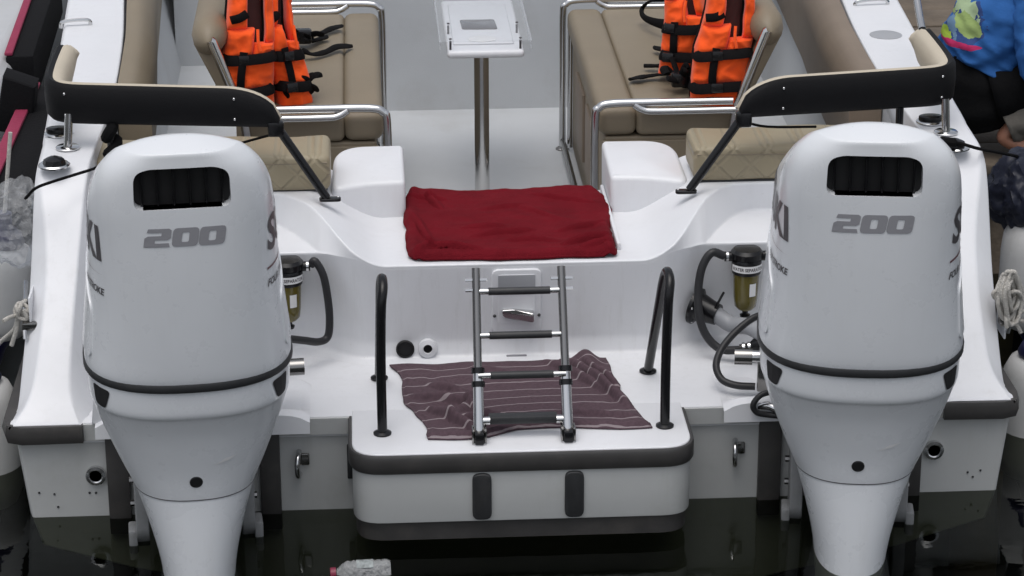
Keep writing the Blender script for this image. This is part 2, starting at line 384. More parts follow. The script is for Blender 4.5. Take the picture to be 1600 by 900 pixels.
# hull shell (transom + sides + bottom)
secs = []
for Y in (.28, .32, .9, 1.6, 2.4, 3.4, 4.6, 6.2, 7.6):
    f = max(0, (Y-1.0))*.045 - max(0, Y-4.0)**2*.085
    dz = max(0, Y-4)*.06
    pr = [(-1.405-f, .236), (-1.38-f, 0), (-1.355-f, -.09), (-1.10-f, -.17), (0, -.42+dz*2), (1.10+f, -.17), (1.355+f, -.09), (1.38+f, 0), (1.405+f, .236)]
    if Y < .3: pr = [(x*.992, z) for x, z in pr]
    secs.append([(x+.006, Y, z) for x, z in pr])
b = B(); V = grid(b, secs); b.faces.new(V[0]); fix(b)
hull = obj('hull', b, M['hull_shade_gel'], boat, smooth=30, bevel=.006)
# rub strips along the hull and round the quarter
for s in (-1, 1):
    path = [(s*1.205, .258), (s*1.372, .254), (s*1.412, .272), (s*1.424, .325), (s*1.424, .9)]
    path += [(s*(1.42+max(0, Y-1.0)*.045-max(0, Y-4)**2*.085), Y) for Y in (1.6, 2.4, 3.4, 4.6)]
    b = B(); rows = []
    for i, (x, y) in enumerate(path):
        n = Vector((0, -1)) if i < 2 else (Vector((s*.6, -.8)) if i == 2 else Vector((s, 0)))
        i0 = Vector((x, y))+DX*0*n
        a, c = i0+n*.004, i0-n*.03
        rows.append([(a.x, a.y, .236), (a.x+n.x*.008, a.y+n.y*.008, .262), (a.x, a.y, .288), (c.x, c.y, .288), (c.x, c.y, .236)])
    grid(b, rows, close_u=True); b.faces.new([v for v in b.verts][:5]); fix(b)
    obj('rub_strip', b, M['strip'], hull, smooth=35)
# gunwales: sloping quarter pods rising to the side decks
for s in (-1, 1):
    b = B(); rows = []
    cx = .03
    GW = ((.262, .290, 1.405, 1.395, 1.215, 1.205), (.285, .300, 1.403, 1.385, 1.220, 1.20), (.32, .328, 1.400, 1.360, 1.240, 1.195), (.36, .365, 1.397, 1.346, 1.248, 1.19), (.50, .505, 1.394, 1.336, 1.250, 1.175),
          (.62, .632, 1.392, 1.336, 1.248, 1.165), (.70, .72, 1.392, 1.350, 1.246, 1.165), (.76, .785, 1.392, 1.368, 1.243, 1.165), (.82, .832, 1.393, 1.376, 1.24, 1.17), (.89, .850, 1.395, 1.382, 1.238, 1.19), (1.1, .852, 1.40, 1.388, 1.232, 1.21),
          (1.6, .856, 1.43, 1.418, 1.222, 1.215), (2.2, .862, 1.46, 1.448, 1.245, 1.235), (2.9, .87, 1.50, 1.488, 1.30, 1.29), (4.2, .9, 1.55, 1.538, 1.36, 1.35), (6.2, .98, 1.20, 1.19, 1.02, 1.01), (7.6, 1.05, .45, .44, .3, .29))
    Ys = [.262, .274, .285, .30, .32, .34, .36]+[.36+.02*i for i in range(1, 40)]+[1.2+.1*i for i in range(30)]+[4.2, 4.7, 5.2, 5.7, 6.2, 6.9, 7.6]
    raw = [interp(GW, Y) for Y in Ys]
    for _ in range(4): raw = [raw[0], raw[1]]+[tuple((p+2*q+r)/4 for p, q, r in zip(raw[i-1], raw[i], raw[i+1])) for i in range(2, len(raw)-1)]+[raw[-1]]
    for Y, (zt, xo, xt, xi, xb) in zip(Ys, raw):
        zo = max(.289, zt-lerp(.085, .02, sm(.62, .84, Y))) if Y > .29 else zt-.008*(1-sm(.262, .29, Y))-.008
        sh = cx*sm(.25, .9, Y)
        zb = .29 if Y < 1.2 else .2
        pr = roundline([(s*(xo+.004)+sh, .286), (s*xo+sh, zo), (s*xt+sh, zt), (s*xi+sh, zt), (s*xb+sh, zb if Y > .3 else .286)], .009 if Y > .31 else .003, 4)
        rows.append([(p.x, Y, p.y) for p in pr])
    grid(b, rows); b.faces.new([v for v in b.verts][:len(rows[0])]); fix(b)
    g = obj('gunwale', b, M['gel'], boat, smooth=38)
    # padded coaming on the inner face
    b = B(); rows = []
    for Y in [1.45+.12*i for i in range(30)]:
        f, = interp(((1.45, 1.20), (1.6, 1.215), (2.2, 1.235), (2.9, 1.285), (4.2, 1.345), (5.0, 1.33)), Y)
        sh = cx
        pr = roundline([(s*(f+.004)+sh, .862), (s*(f-.05)+sh, .868), (s*(f-.10)+sh, .80), (s*(f-.085)+sh, .52), (s*(f+.01)+sh, .50)], .04, 5)
        rows.append([(p.x, Y, p.y+.004*nz((Y*3, p.x, p.y), 1)) for p in pr])
    V = grid(b, rows); b.faces.new(V[0]); b.faces.new(V[-1]); fix(b)
    obj('coaming_bolster', b, M['vinyl'] if s < 0 else M['brownvinyl'], boat, smooth=60)
    # cockpit inner side wall
    b = B(); grid(b, [[(s*1.20+cx, 1.30, .2), (s*1.205+cx, 1.30, .80)], [(s*1.20+cx, 5.4, .2), (s*1.34+cx, 5.4, .86)]]); obj('cockpit_side_wall', b, M['deck'], boat, smooth=0)
# swim platform
PL = rpoly([(-.462, .30), (-.462, .0), (.462, .0), (.462, .30)], [0, .085, .085, 0], 8)
b = B(); prism(b, PL, lambda x, y: Vector((x, y+.002, .25)), lambda x, y: Vector((x, y+.004, .2915)), .004)
plat = obj('swim_platform', b, M['gel'], boat, smooth=40)
b = B(); prism(b, PL, lambda x, y: Vector((x, y, .087)), lambda x, y: Vector((x, y, .252)), .002); obj('shaded_platform_body', b, M['hull_shade_gel'], plat, smooth=40)  # darker gelcoat than the top stands in for shade near the water
def wrap(name, z0, z1, out, matr, parent, bev=.004):
    b = B(); path = [Vector(p) for p in PL[0:]]
    rows = []
    for i, p in enumerate(path):
        d = path[min(i+1, len(path)-1)]-path[max(i-1, 0)]; n = Vector((-d.y, d.x)).normalized()
        if n.y > .5: n = -n
        c = Vector((0, .2)); 
        if (p-c).dot(n) < 0: n = -n
        q = p+n*out
        rows.append([(p.x, p.y+.001, z1), (q.x-n.x*.004, q.y-n.y*.004, z1), (q.x, q.y, z1-.006), (q.x, q.y, z0+.006), (q.x-n.x*.004, q.y-n.y*.004, z0), (p.x, p.y+.001, z0)])
    grid(b, rows); fix(b); return obj(name, b, matr, parent, smooth=50)
wrap('edge_strip', .236, .2885, .010, M['strip'], plat)
b = B(); prism(b, [(x*.985, y+.012) for x, y in PL], lambda x, y: Vector((x, y, .03)), lambda x, y: Vector((x, y, .0875))); obj('base_strip', b, M['strip'], plat, smooth=40)
for x in (-.113, .138):
    b = B(); P = rpoly([(x-.026, .094), (x+.026, .094), (x+.026, .2305), (x-.026, .2305)], .02, 4)
    prism(b, P, lambda a, c: Vector((a, .004, c)), lambda a, c: Vector((a, -.010, c)), .004); obj('bumper_pad', b, M['black'], plat, smooth=40)
# platform bracket strip where platform meets transom
for s in (-1, 1):
    b = B(); box(b, (s*.470-.008, .262, .10), (s*.470+.008, .282, .20), .003); obj('platform_bracket', b, M['black'], plat)
# engine deck with raised motor pads
b = B(); box(b, (-1.225, .272, .228), (1.255, .95, .290), .004); deck = obj('engine_deck', b, M['gel'], boat)
b = B(); box(b, (-1.205, .2665, .2365), (1.235, .2735, .2862), .001, 1); obj('transom_lip', b, M['hull_shade_gel'], boat)
for s in (-1, 1):
    x0, x1 = sorted((s*.568+.01*s, s*1.17))
    b = B(); rows = []
    n = 24
    for i in range(n+1):
        Y = lerp(.245, .56, i/n); row = []
        for j in range(n+1):
            x = lerp(x0, x1, j/n)
            e = min((x-x0), (x1-x))/.10
            dd = max(0, 1-max(0, e))
            dip = .045*sm(.10, .0, abs(abs(x)-.66)-.0)*sm(.02, .09, Y-.245)*sm(.30, .18, Y-.245)
            row.append((x, Y, .318-.024*dd**3-dip-.024*sm(.24, .32, Y-.245)-.010*sm(.03, 0, Y-.245)))
        rows.append(row)
    rows.insert(0, [(p[0], p[1]-.004, .252) for p in rows[0]])
    grid(b, rows)
    fix(b); obj('motor_pad', b, M['gel'], boat, smooth=35)
# black vertical guards on the transom
for x0, x1 in ((-1.147, -1.085), (-.722, -.665), (.683, .747), (1.09, 1.15)):
    b = B(); box(b, (x0, .258, -.05), (x1, .281, .248), .004); obj('transom_guard', b, M['strip'], hull)
# exhaust outlets, tow eyes, screws on the transom
for x, z in ((-1.179, .128), (1.186, .135)):
    b = B(); lathe(b, [(.028, 0), (.028, .012), (.020, .014), (.017, .012), (.017, -.03)], 24, axisM((x, .279, z), (0, -1, 0))); f = obj('outlet_fitting', b, M['steel'], hull)
    b = B(); lathe(b, [(0, 0), (.0172, 0)], 20, axisM((x, .274, z), (0, -1, 0))); obj('outlet_bore', b, M['void'], f)
for x, z in ((-.611, .150), (.617, .148)):
    b = B(); box(b, (x-.004, .27, z-.008), (x+.028, .280, z+.028), .004); e = obj('tow_eye', b, M['steeldk'], hull)
    b = B(); tube(b, catmull([(x, .275, z+.035), (x-.004, .245, z+.025), (x-.006, .235, z), (x-.004, .245, z-.030), (x, .275, z-.035)], 5), .0075, 10); obj('eye_bow', b, M['steel'], e)
for px, py in ((61, 770), (85, 772), (91, 792), (140, 770), (150, 770), (1512, 738), (1520, 745), (1532, 735)):
    p = at(px, py, Y=.279); b = B(); sphere(b, p, .0035, 8); obj('screw', b, M['black'], hull)
# central bulkhead and side decks: profile swept along X
b = B(); rows = []
NX = 150
for i in range(NX+1):
    x = lerp(-1.215, 1.255, i/NX); a = abs(x-DX)
    k = sm(.42, .60, a)
    Yf = .673+.10*k; Yt = .654+.076*k
    zt = .59+.112*sm(.37, .60, a)
    zs = min(.61, zt-.012)
    g = .28*math.sin(math.pi/2*max(0, min(1, (a-.565)/.19)))
    g2 = max(.27*sm(.46, .70, a), g-.02)
    Yl = lerp(Yf, Yt, (zs-.29)/(zt-.29)) if a < .5 else Yt
    pr = [(Yf-.05-.02*k, .289), (Yf-.012, .300), (Yf, .345), (Yl, zs), (Yl+g+.0002, zs+.0002), (Yt+g2, zt), (1.295, zt), (1.295, .19)]
    rr = roundline(pr, .010, 4)
    rows.append([(x, p.x, p.y) for p in rr])
grid(b, rows); fix(b)
bulk = obj('bulkhead', b, M['gel'], boat, smooth=60)
# moulded pods either side of the walk-through
for s in (-1, 1):
    xi, xo = ((-.288, -.505) if s < 0 else (.335, .562))
    P = [(xi, 1.075), (xi, 1.375), (lerp(xi, xo, .75), 1.372), (xo, 1.31), (xo+s*.008, 1.02), (lerp(xi, xo, .55), 1.066)]
    P = rpoly(P, [.015, .02, .05, .06, .05, .09], 6)
    b = B(); prism(b, P, lambda x, y: Vector((x, y, .56)), lambda x, y: Vector((x, y+.012, .700+.02*(y-1.05)/.3)), .014); obj('seat_pod', b, M['gel'], boat, smooth=50)
# hull-side lip of the walk-through (right cheek)
b = B(); box(b, (.322, .74, .588), (.334, 1.28, .612), .005); obj('towel_ledge_lip', b, M['gel'], boat)
# cockpit sole and forward step
b = B(); box(b, (-1.24, 1.29, .15), (1.27, 5.6, .2), 0); obj('cockpit_floor', b, M['deck'], boat, smooth=0)
b = B(); prism(b, [(3.45, .195), (3.452, .215), (3.47, .92), (5.4, .92), (5.4, .195)], lambda y, z: Vector((-.62, y, z)), lambda y, z: Vector((1.0, y, z)), .004); obj('forward_ramp', b, M['deck'], boat, smooth=20)
b = B(); prism(b, [(4.15, .195), (4.152, .215), (4.17, .82), (5.4, .82), (5.4, .195)], lambda y, z: Vector((-1.19, y, z)), lambda y, z: Vector((-.625, y, z)), .004); obj('forward_ramp', b, M['deck'], boat, smooth=20)
for p in (((245, 0), (225, 105)), ((205, 195), (213, 165))):
    q0 = at(*p[0], Z=.72 if p[0][1] < 20 else .205); q1 = at(*p[1], Z=.205)
    b = B(); tube(b, [at(p[0][0], p[0][1], Z=.206), at(p[1][0], p[1][1], Z=.206)], .006, 6); obj('floor_drain_slot', b, M['black'], boat)
b = B(); tube(b, [at(1192, 40, Z=.206), at(1212, 85, Z=.206)], .006, 6); obj('floor_drain_slot', b, M['black'], boat)
# access hatch on the bulkhead
def wallY(z): return lerp(.673, .654, (z-.345)/(.59-.345))
hx, hz0, hz1 = .022, .368, .572
th = math.atan2(.645-.68, .245)
def wp(x, z, d): return Vector((x, wallY(z)-d, z))
b = B(); P = rpoly([(hx-.073, hz0), (hx+.073, hz0), (hx+.073, hz1), (hx-.073, hz1)], .022, 5)
prism(b, P, lambda x, z: wp(x, z, -.004), lambda x, z: wp(x, z, .009), .004); hat = obj('access_hatch', b, M['gel'], boat, smooth=45)
b = B(); P = rpoly([(hx-.054, .40), (hx+.054, .40), (hx+.054, .556), (hx-.054, .556)], .006, 3)
prism(b, P, lambda x, z: wp(x, z, .002), lambda x, z: wp(x, z, .0115), .001); obj('recess_panel', b, M['gel'], hat)
b = B(); P = rpoly([(hx-.054, .495), (hx+.054, .495), (hx+.054, .556), (hx-.054, .556)], .004, 3)
prism(b, P, lambda x, z: wp(x, z, .010), lambda x, z: wp(x, z, .014), .001); obj('grey_panel', b, M['greyplate'], hat)
b = B(); P = rpoly([(hx-.040, .424), (hx+.05, .412), (hx+.05, .442), (hx-.01, .449), (hx-.045, .447)], .006, 4)
prism(b, P, lambda x, z: wp(x, z, .010), lambda x, z: wp(x, z, .022+.02*max(0, x-hx)/.05), .003); obj('latch_handle', b, M['steel'], hat)
for dx in (-.064, .066):
    for z in (.425, .51):
        b = B(); sphere(b, wp(hx+dx, z, .010), .005, 8); obj('screw', b, M['black'], hat)
# through-hull fittings at the foot of the bulkhead
b = B(); lathe(b, [(.027, 0), (.027, .006), (.023, .008), (.0225, .002), (0, .002)], 24, axisM((-.304, .664, .326), (0, -1, .1))); obj('scupper_hole', b, M['void'], boat)
b = B(); lathe(b, [(.029, 0), (.027, .014), (.014, .018), (.012, .006), (0, .006)], 24, axisM((-.238, .668, .326), (0, -1, .1))); f = obj('hose_fitting', b, M['gel'], boat)
b = B(); lathe(b, [(0, 0), (.0125, 0)], 20, axisM((-.238, .657, .327), (0, -1, .1))); obj('fitting_bore', b, M['void'], f)
b = B(); box(b, (-.008, .652, .296), (.052, .66, .302), .002); obj('drain_slot', b, M['grey'], boat)
# deck fittings on the gunwales
def deckplate(name, px, py, r, mt, z=.852, h=.006):
    p = at(px, py, Z=z+.002); b = B(); lathe(b, [(r, 0), (r, h*.5), (r*.9, h), (0, h)], 28, Matrix.Translation(p)); return obj(name, b, M[mt], boat), p
for px, py in ((106, 231), (1478, 207)):
    deckplate('stanchion_base', px, py, .036, 'steel')
for px, py in ((85, 259), (1491, 231)):
    d, p = deckplate('fuel_filler', px, py, .046, 'steel', h=.008)
    b = B(); lathe(b, [(.034, .006), (.030, .020), (.012, .028), (0, .028)], 8, Matrix.Translation(p)); obj('filler_cap', b, M['gloss'], d)
for px, py in ((92, 209), (1454, 190)):
    d, p = deckplate('rod_holder', px, py, .044, 'steel', h=.006)
    b = B(); lathe(b, [(.034, .004), (.034, .018), (.03, .02), (0, .02)], 20, Matrix.Translation(p) @ Matrix.Diagonal((1.1, .7, 1, 1))); obj('holder_cap', b, M['gloss'], d)
deckplate('deck_inspection_plate', 1384, 55, .055, 'greyplate', .858, .004)
for px, py, l in ((118, 38, .05), (1362, 6, .06)):
    p = at(px, py, Z=.87); b = B(); tube(b, catmull([p+Vector((-l, 0, -.012)), p+Vector((-l*.8, 0, .01)), p+Vector((l*.8, .01, .012)), p+Vector((l, .012, -.01))], 5), .007, 8); obj('gunwale_cleat', b, M['steel'], boat)
# cleats on the quarters (left one visible, right one under the rope)
for s, pts in ((-1, ((48, 475), (47, 509))), (1, ((1566, 470), (1572, 500)))):
    Yc = .62 if s < 0 else .60
    b = B(); q = [at(*p, Y=Yc-.1*i) for i, p in enumerate(pts)]
    box(b, (q[0]+q[1])/2+Vector((s*-.006-.003, -.05, -.07)), (q[0]+q[1])/2+Vector((s*-.006+.003, .05, .07)), .002)
    cl = obj('quarter_cleat', b, M['gel'], boat)
    for p in q: b = B(); box(b, p+Vector((-.022, -.012, -.012)), p+Vector((.022, .012, .012)), .005); obj('cleat_foot', b, M['steeldk'], cl)
    e = at(40, 440, Y=.72) if s < 0 else at(1568, 430, Y=.7); e2 = at(40, 530, Y=.5) if s < 0 else at(1574, 520, Y=.5)
    b = B(); tube(b, [e, q[0]+Vector((s*.015, 0, 0)), q[1]+Vector((s*.015, 0, 0)), e2], .007, 8); obj('cleat_horn', b, M['steel'], cl)
# triangular cheek brackets beside the pods
for x, s in ((-1.16, 1), (1.175, -1)):
    b = B(); prism(b, [(x-.02, .29), (x+.02, .29), (x+s*-.012, .36)], lambda a, c: Vector((a, .262, c)), lambda a, c: Vector((a, .30, c)), .002); obj('quarter_bracket', b, M['gel'], boat)

# ------------------------------------------------------------------ outboard motors
NS = 56
def ring(z, w, yr, yf, n, yc=-.03):
    out = []
    for k in range(NS):
        t = 2*math.pi*k/NS; c, s = math.cos(t), math.sin(t)
        x = w*math.copysign(abs(c)**(2/n), c); yy = abs(s)**(2/n)
        y = yc+(yf-yc)*yy if s > 0 else yc+(yr-yc)*yy
        out.append((x, y, z))
    return out
def loftrings(rows, fine=5, top=None, bottom=False):
    b = B(); P = [Vector((*r, 0)[:5]) if False else r for r in rows]
    dense = []
    for i in range(len(P)-1):
        p0 = P[max(i-1, 0)]; p1 = P[i]; p2 = P[i+1]; p3 = P[min(i+2, len(P)-1)]
        for k in range(fine):
            t = k/fine
            dense.append(tuple(.5*(2*q1+(q2-q0)*t+(2*q0-5*q1+4*q2-q3)*t*t+(3*q1-q0-3*q2+q3)*t**3) for q0, q1, q2, q3 in zip(p0, p1, p2, p3)))
    dense.append(P[-1])
    V = grid(b, [ring(*d) for d in dense], close_u=True)
    if top is not None:
        c = b.verts.new(top)
        for k in range(NS): b.faces.new((V[-1][k], V[-1][(k+1) % NS], c))
    if bottom: b.faces.new(V[0][::-1])
    return fix(b)
COWL = [(.606, .262, -.288, .40, 2.5), (.628, .2685, -.300, .42, 2.5), (.70, .261, -.307, .42, 2.55), (.80, .250, -.312, .42, 2.7), (.90, .243, -.315, .42, 2.9), (1.0, .238, -.316, .42, 3.2),
        (1.075, .235, -.316, .42, 3.5), (1.130, .229, -.315, .42, 3.7), (1.165, .219, -.3145, .42, 3.8), (1.195, .203, -.3135, .41, 3.8), (1.219, .182, -.312, .40, 3.7), (1.2345, .163, -.3105, .38, 3.6), (1.2390, .155, -.305, .37, 3.5),
        (1.2470, .134, -.282, .33, 3.3), (1.2580, .100, -.240, .25, 3.0), (1.2660, .058, -.19, .14, 2.8), (1.2690, .02, -.14, .02, 2.5)]
LOW = [(.262, .163, -.216, .20, 2.4), (.275, .168, -.218, .21, 2.4), (.33, .192, -.226, .24, 2.4), (.40, .219, -.242, .30, 2.4), (.46, .240, -.258, .34, 2.45), (.512, .255, -.279, .36, 2.5), (.526, .260, -.288, .38, 2.5), (.545, .2625, -.292, .39, 2.5), (.602, .264, -.294, .40, 2.5)]
MID = [(-.75, .04, -.20, .10, 2.1), (-.4, .06, -.21, .12, 2.2), (-.1, .09, -.232, .13, 2.3), (.03, .103, -.232, .14, 2.3), (.14, .127, -.226, .15, 2.3), (.22, .149, -.218, .17, 2.35), (.2615, .161, -.214, .19, 2.4)]
def surf_text(bmt, bvh, org, dirn, off=.0016, cuts=2):
    bmt.normal_update(); bmesh.ops.triangulate(bmt, faces=bmt.faces)
    for _ in range(cuts): bmesh.ops.subdivide_edges(bmt, edges=[e for e in bmt.edges if e.calc_length() > .012], cuts=1)
    bmesh.ops.triangulate(bmt, faces=bmt.faces)
    bad = []
    for v in bmt.verts:
        h = bvh.ray_cast(org(v.co), dirn)
        if h[0] is None: bad.append(v); continue
        v.co = h[0]+h[1]*off*(1 if h[1].dot(dirn) < 0 else -1)
    if bad: bmesh.ops.delete(bmt, geom=bad, context='VERTS')
    return bmt
def text_bm(body, size, bold=0, shear=0):
    cu = bpy.data.curves.new('t', 'FONT'); cu.body = body; cu.size = size; cu.offset = bold; cu.shear = shear; cu.resolution_u = 3
    ob = bpy.data.objects.new('t', cu); C.objects.link(ob)
    me = ob.to_mesh().copy() if False else bpy.data.meshes.new_from_object(ob)
    b = B(); b.from_mesh(me); bpy.data.objects.remove(ob); bpy.data.meshes.remove(me); bpy.data.curves.remove(cu); return b
def poly_bm(polys):
    b = B()
    for P in polys: b.faces.new([b.verts.new((p[0], p[1], 0)) for p in P])
    return b
def frame_poly(outer, inner):                 # ring between two loops of equal length
    b = B(); O = [b.verts.new((*p, 0)) for p in outer]; I = [b.verts.new((*p, 0)) for p in inner]
    for i in range(len(O)): b.faces.new((O[i], O[(i+1) % len(O)], I[(i+1) % len(I)], I[i]))
    return b
def digit0(x, w, h, sh=.16):
    def R(x0, x1, y0, y1, r): return [Vector((p.x+sh*p.y, p.y)) for p in rpoly([(x0, y0), (x1, y0), (x1, y1), (x0, y1)], r, 3)]
    return frame_poly(R(x, x+w, 0, h, .011), R(x+w*.36, x+w*.64, h*.24, h*.76, .004))
def digit2(x, w, h, sh=.16):
    t = h*.21
    P = [(0, 0), (w, 0), (w*.94, t), (w*.40, t), (w*.40, h*.385), (w*.88, h*.385), (w, h*.48), (w, h*.90), (w*.90, h), (.10*w, h), (.06*w, h-t), (w*.63, h-t), (w*.63, h*.61), (w*.12, h*.61), (0, h*.5)]
    return poly_bm([[(x+a+sh*c, c) for a, c in P]])
def motor(loc, rz, label, vlabel):
    t = thing('outboard_motor', label, 'outboard motor', loc, R_(rz), 'twin white outboard motors on the transom')
    b = loftrings(COWL, top=(0, -.08, 1.2695), bottom=True)
    for v in b.verts: v.co.z -= .36*max(0, v.co.y+.225)*sm(.92, 1.2, v.co.z)
    fix(b)
    bvh = BVHTree.FromBMesh(b)
    cowl = obj('cowling', b, M['cowl'], t, smooth=50)
    # vent opening cut through the shell
    cb = B(); P = rpoly([(-.119, 1.098), (.119, 1.098), (.117, 1.186), (.085, 1.202), (-.085, 1.202), (-.117, 1.186)], [.022, .022, .022, .02, .02, .022], 5)
    prism(cb, P, lambda x, z: Vector((x, -.5, z)), lambda x, z: Vector((x, -.27, z))); fix(cb)
    cutter = obj('cutter', cb, M['cowl'], t)
    bpy.context.view_layer.update()
    md = cowl.modifiers.new('cut', 'BOOLEAN'); md.object = cutter; md.operation = 'DIFFERENCE'; md.solver = 'EXACT'
    dg = bpy.context.evaluated_depsgraph_get(); me = bpy.data.meshes.new_from_object(cowl.evaluated_get(dg))
    cowl.modifiers.clear(); cowl.data = me
    for p in me.polygons: p.use_smooth = True
    me.set_sharp_from_angle(angle=R_(26))
    bpy.data.objects.remove(cutter)
    # vent lining, slats
    def vy(x, z):
        h = bvh.ray_cast(Vector((x, -1, z)), Vector((0, 1, 0))); return h[0].y if h[0] else -.3
    b = B(); n = len(P); fr = [(p.x, vy(p.x, p.y)+.001, p.y) for p in P]; fo = [(p.x*1.03, vy(p.x*1.03, p.y)-.0015, 1.15+(p.y-1.15)*1.06) for p in P]
    V = grid(b, [fr, [(p.x*.995, -.272, p.y) for p in P], ], close_u=True); fix(b)
    vent = obj('air_vent', b, M['cowl'], t, smooth=60)
    b = B(); b.faces.new([b.verts.new((p.x, -.2722, p.y)) for p in P]); obj('vent_back', b, M['void'], vent)
    for i in range(6):
        x = -.099+.0396*i
        b = B(); box(b, (x-.003, -.298+.004*abs(i-2.5), 1.10), (x+.003, -.274, 1.199), .001, 1); obj('vent_slat', b, M['gloss'], vent)
    # figures on the rear face
    for k, f in enumerate((digit2(-.099, .064, .048), digit0(-.031, .064, .048), digit0(.035, .064, .048))):
        surf_text(f, bvh, lambda c: Vector((c.x-.002, -1, c.y+1.002)), Vector((0, 1, 0))); obj('figure', f, M['grey'], t, smooth=0)
    # side lettering, line and small script
    for s in (-1, 1):
        f = text_bm('SUZUKI', .128, .0035); xs = [v.co.x for v in f.verts]; L = max(xs)
        for v in f.verts: v.co.x *= .46/L
        st = (lambda c: Vector((-1, .222-c.x, c.y+.948))) if s < 0 else (lambda c: Vector((1, -.238+c.x, c.y+.948)))
        surf_text(f, bvh, st, Vector((-s, 0, 0)), cuts=2); obj('side_lettering', f, M['greydk'], t, smooth=0)
        f = poly_bm([[(0, 0), (.15, .008), (.46, .010), (.15, .0125), (0, .006)]])
        surf_text(f, bvh, (lambda c, q=st: q(Vector((c.x, c.y-.05)))) , Vector((-s, 0, 0)), cuts=4); obj('side_pinstripe', f, M['red_line'], t, smooth=0)
        f = text_bm('FOUR STROKE', .026, .0006, .2); L = max(v.co.x for v in f.verts)
        dx = 0 if s > 0 else .46-L
        surf_text(f, bvh, (lambda c, q=st, d=dx: q(Vector((c.x+d, c.y-.095)))), Vector((-s, 0, 0)), cuts=1); obj('side_script', f, M['greydk'], t, smooth=0)
    for sd_ in (-1, 1):
        f = poly_bm([rpoly([(-.165, .66), (.30, .66), (.30, .86), (-.06, .86), (-.16, .80)], .02, 4)])
        surf_text(f, bvh, lambda c: Vector((sd_*1, c.x, c.y)), Vector((-sd_, 0, 0)), .0045, 3)
        r = bmesh.ops.extrude_edge_only(f, edges=[e for e in f.edges if e.is_boundary])
        for v in [q for q in r['geom'] if isinstance(q, bmesh.types.BMVert)]: v.co.x -= sd_*.006
        obj('side_panel', f, M['cowl'], t, smooth=40)
    # band, lower cover, midsection
    b = B(); rows = [ring(z, w, yr, .41, 2.4) for z, w, yr in ((.6015, .262, -.292), (.6015, .2705, -.3005), (.605, .2725, -.3025), (.620, .2725, -.3025), (.6240, .2705, -.3005), (.6240, .262, -.292))]
    grid(b, rows, close_u=True); fix(b); obj('rubber_band', b, M['black'], t, smooth=50)
    b = loftrings(LOW, fine=4); bv2 = BVHTree.FromBMesh(b); low = obj('lower_cover', b, M['cowl'], t, smooth=50)
    b = loftrings(MID, fine=4, bottom=True); obj('leg_housing', b, M['cowl'], t, smooth=60)
    b = B(); grid(b, [ring(z, w, yr, .2, 2.4) for z, w, yr in ((.2605, .1635, -.2165), (.2630, .1635, -.2165))], close_u=True); obj('seam', b, M['greydk'], t)
    # hole, badge fin, side intakes
    h = bv2.ray_cast(Vector((0, -1, .318)), Vector((0, 1, 0)))
    b = B(); lathe(b, [(.017, -.004), (.017, .0015), (.0145, .003), (.014, .0016), (0, .0016)], 20, axisM(h[0], h[1] if h[1].y < 0 else -h[1])); obj('flush_port', b, M['void'], low)
    h = bv2.ray_cast(Vector((.075, -1, .372)), Vector((0, 1, 0)))
    b = B(); P = [(.045, .367), (.085, .378), (.108, .392), (.078, .386)]
    f = poly_bm([P]); surf_text(f, bv2, lambda c: Vector((c.x, -1, c.y)), Vector((0, 1, 0)), .003, 1); obj('badge_fin', f, M['label'], low, smooth=0)
    for s in (-1, 1):
        f = poly_bm([rpoly([(-.155, .59), (-.225, .588), (-.205, .533), (-.165, .535)], .012, 3)])
        surf_text(f, bv2, lambda c: Vector((s*1, c.x, c.y)), Vector((-s, 0, 0)), .002, 2); obj('side_intake', f, M['void'], low, smooth=0)
    # mounting bracket, trim ram, cavitation trim at the foot
    for s in (-1, 1):
        b = B(); prism(b, rpoly([(.255, .30), (.255, -.02), (.16, -.05), (.09, .02), (.10, .20), (.16, .30)], .02, 3), lambda y, z: Vector((s*.145-.018, y, z)), lambda y, z: Vector((s*.145+.018, y, z)), .004)
        br = obj('clamp_bracket', b, M['bracket'], t)
        for z in (.06, .13, .22):
            b = B(); cyl(b, (s*.163, .22, z), (s*.175, .22, z), .010, 8); obj('mount_bolt', b, M['steeldk'], br)
        b = B(); box(b, (s*.172-.012, .10, -.04), (s*.172+.012, .17, .03), .006); obj('trim_stop', b, M['bracket'], br)
    b = B(); box(b, (-.12, .07, .05), (.12, .20, .27), .02); obj('swivel_bracket', b, M['greydk'], t)
    d = 1 if loc[0] < 0 else -1
    b = B(); cyl(b, (0, .31, .40), (d*.30, .31, .40), .019, 16); ram = obj('steering_ram', b, M['steel'], t)
    b = B(); cyl(b, (d*.275, .31, .40), (d*.325, .31, .40), .024, 12); obj('ram_collar', b, M['steeldk'], ram)
    b = B(); box(b, (d*.24-.02, .29, .30), (d*.24+.02, .33, .39), .005); obj('ram_mount', b, M['steeldk'], ram)
    return t
motor((-.885, 0, .014), 5.5, 'white outboard motor marked 200 at the left end of the transom', '')
motor((.898, 0, .006), -8.0, 'white outboard motor marked 200 at the right end of the transom', '')

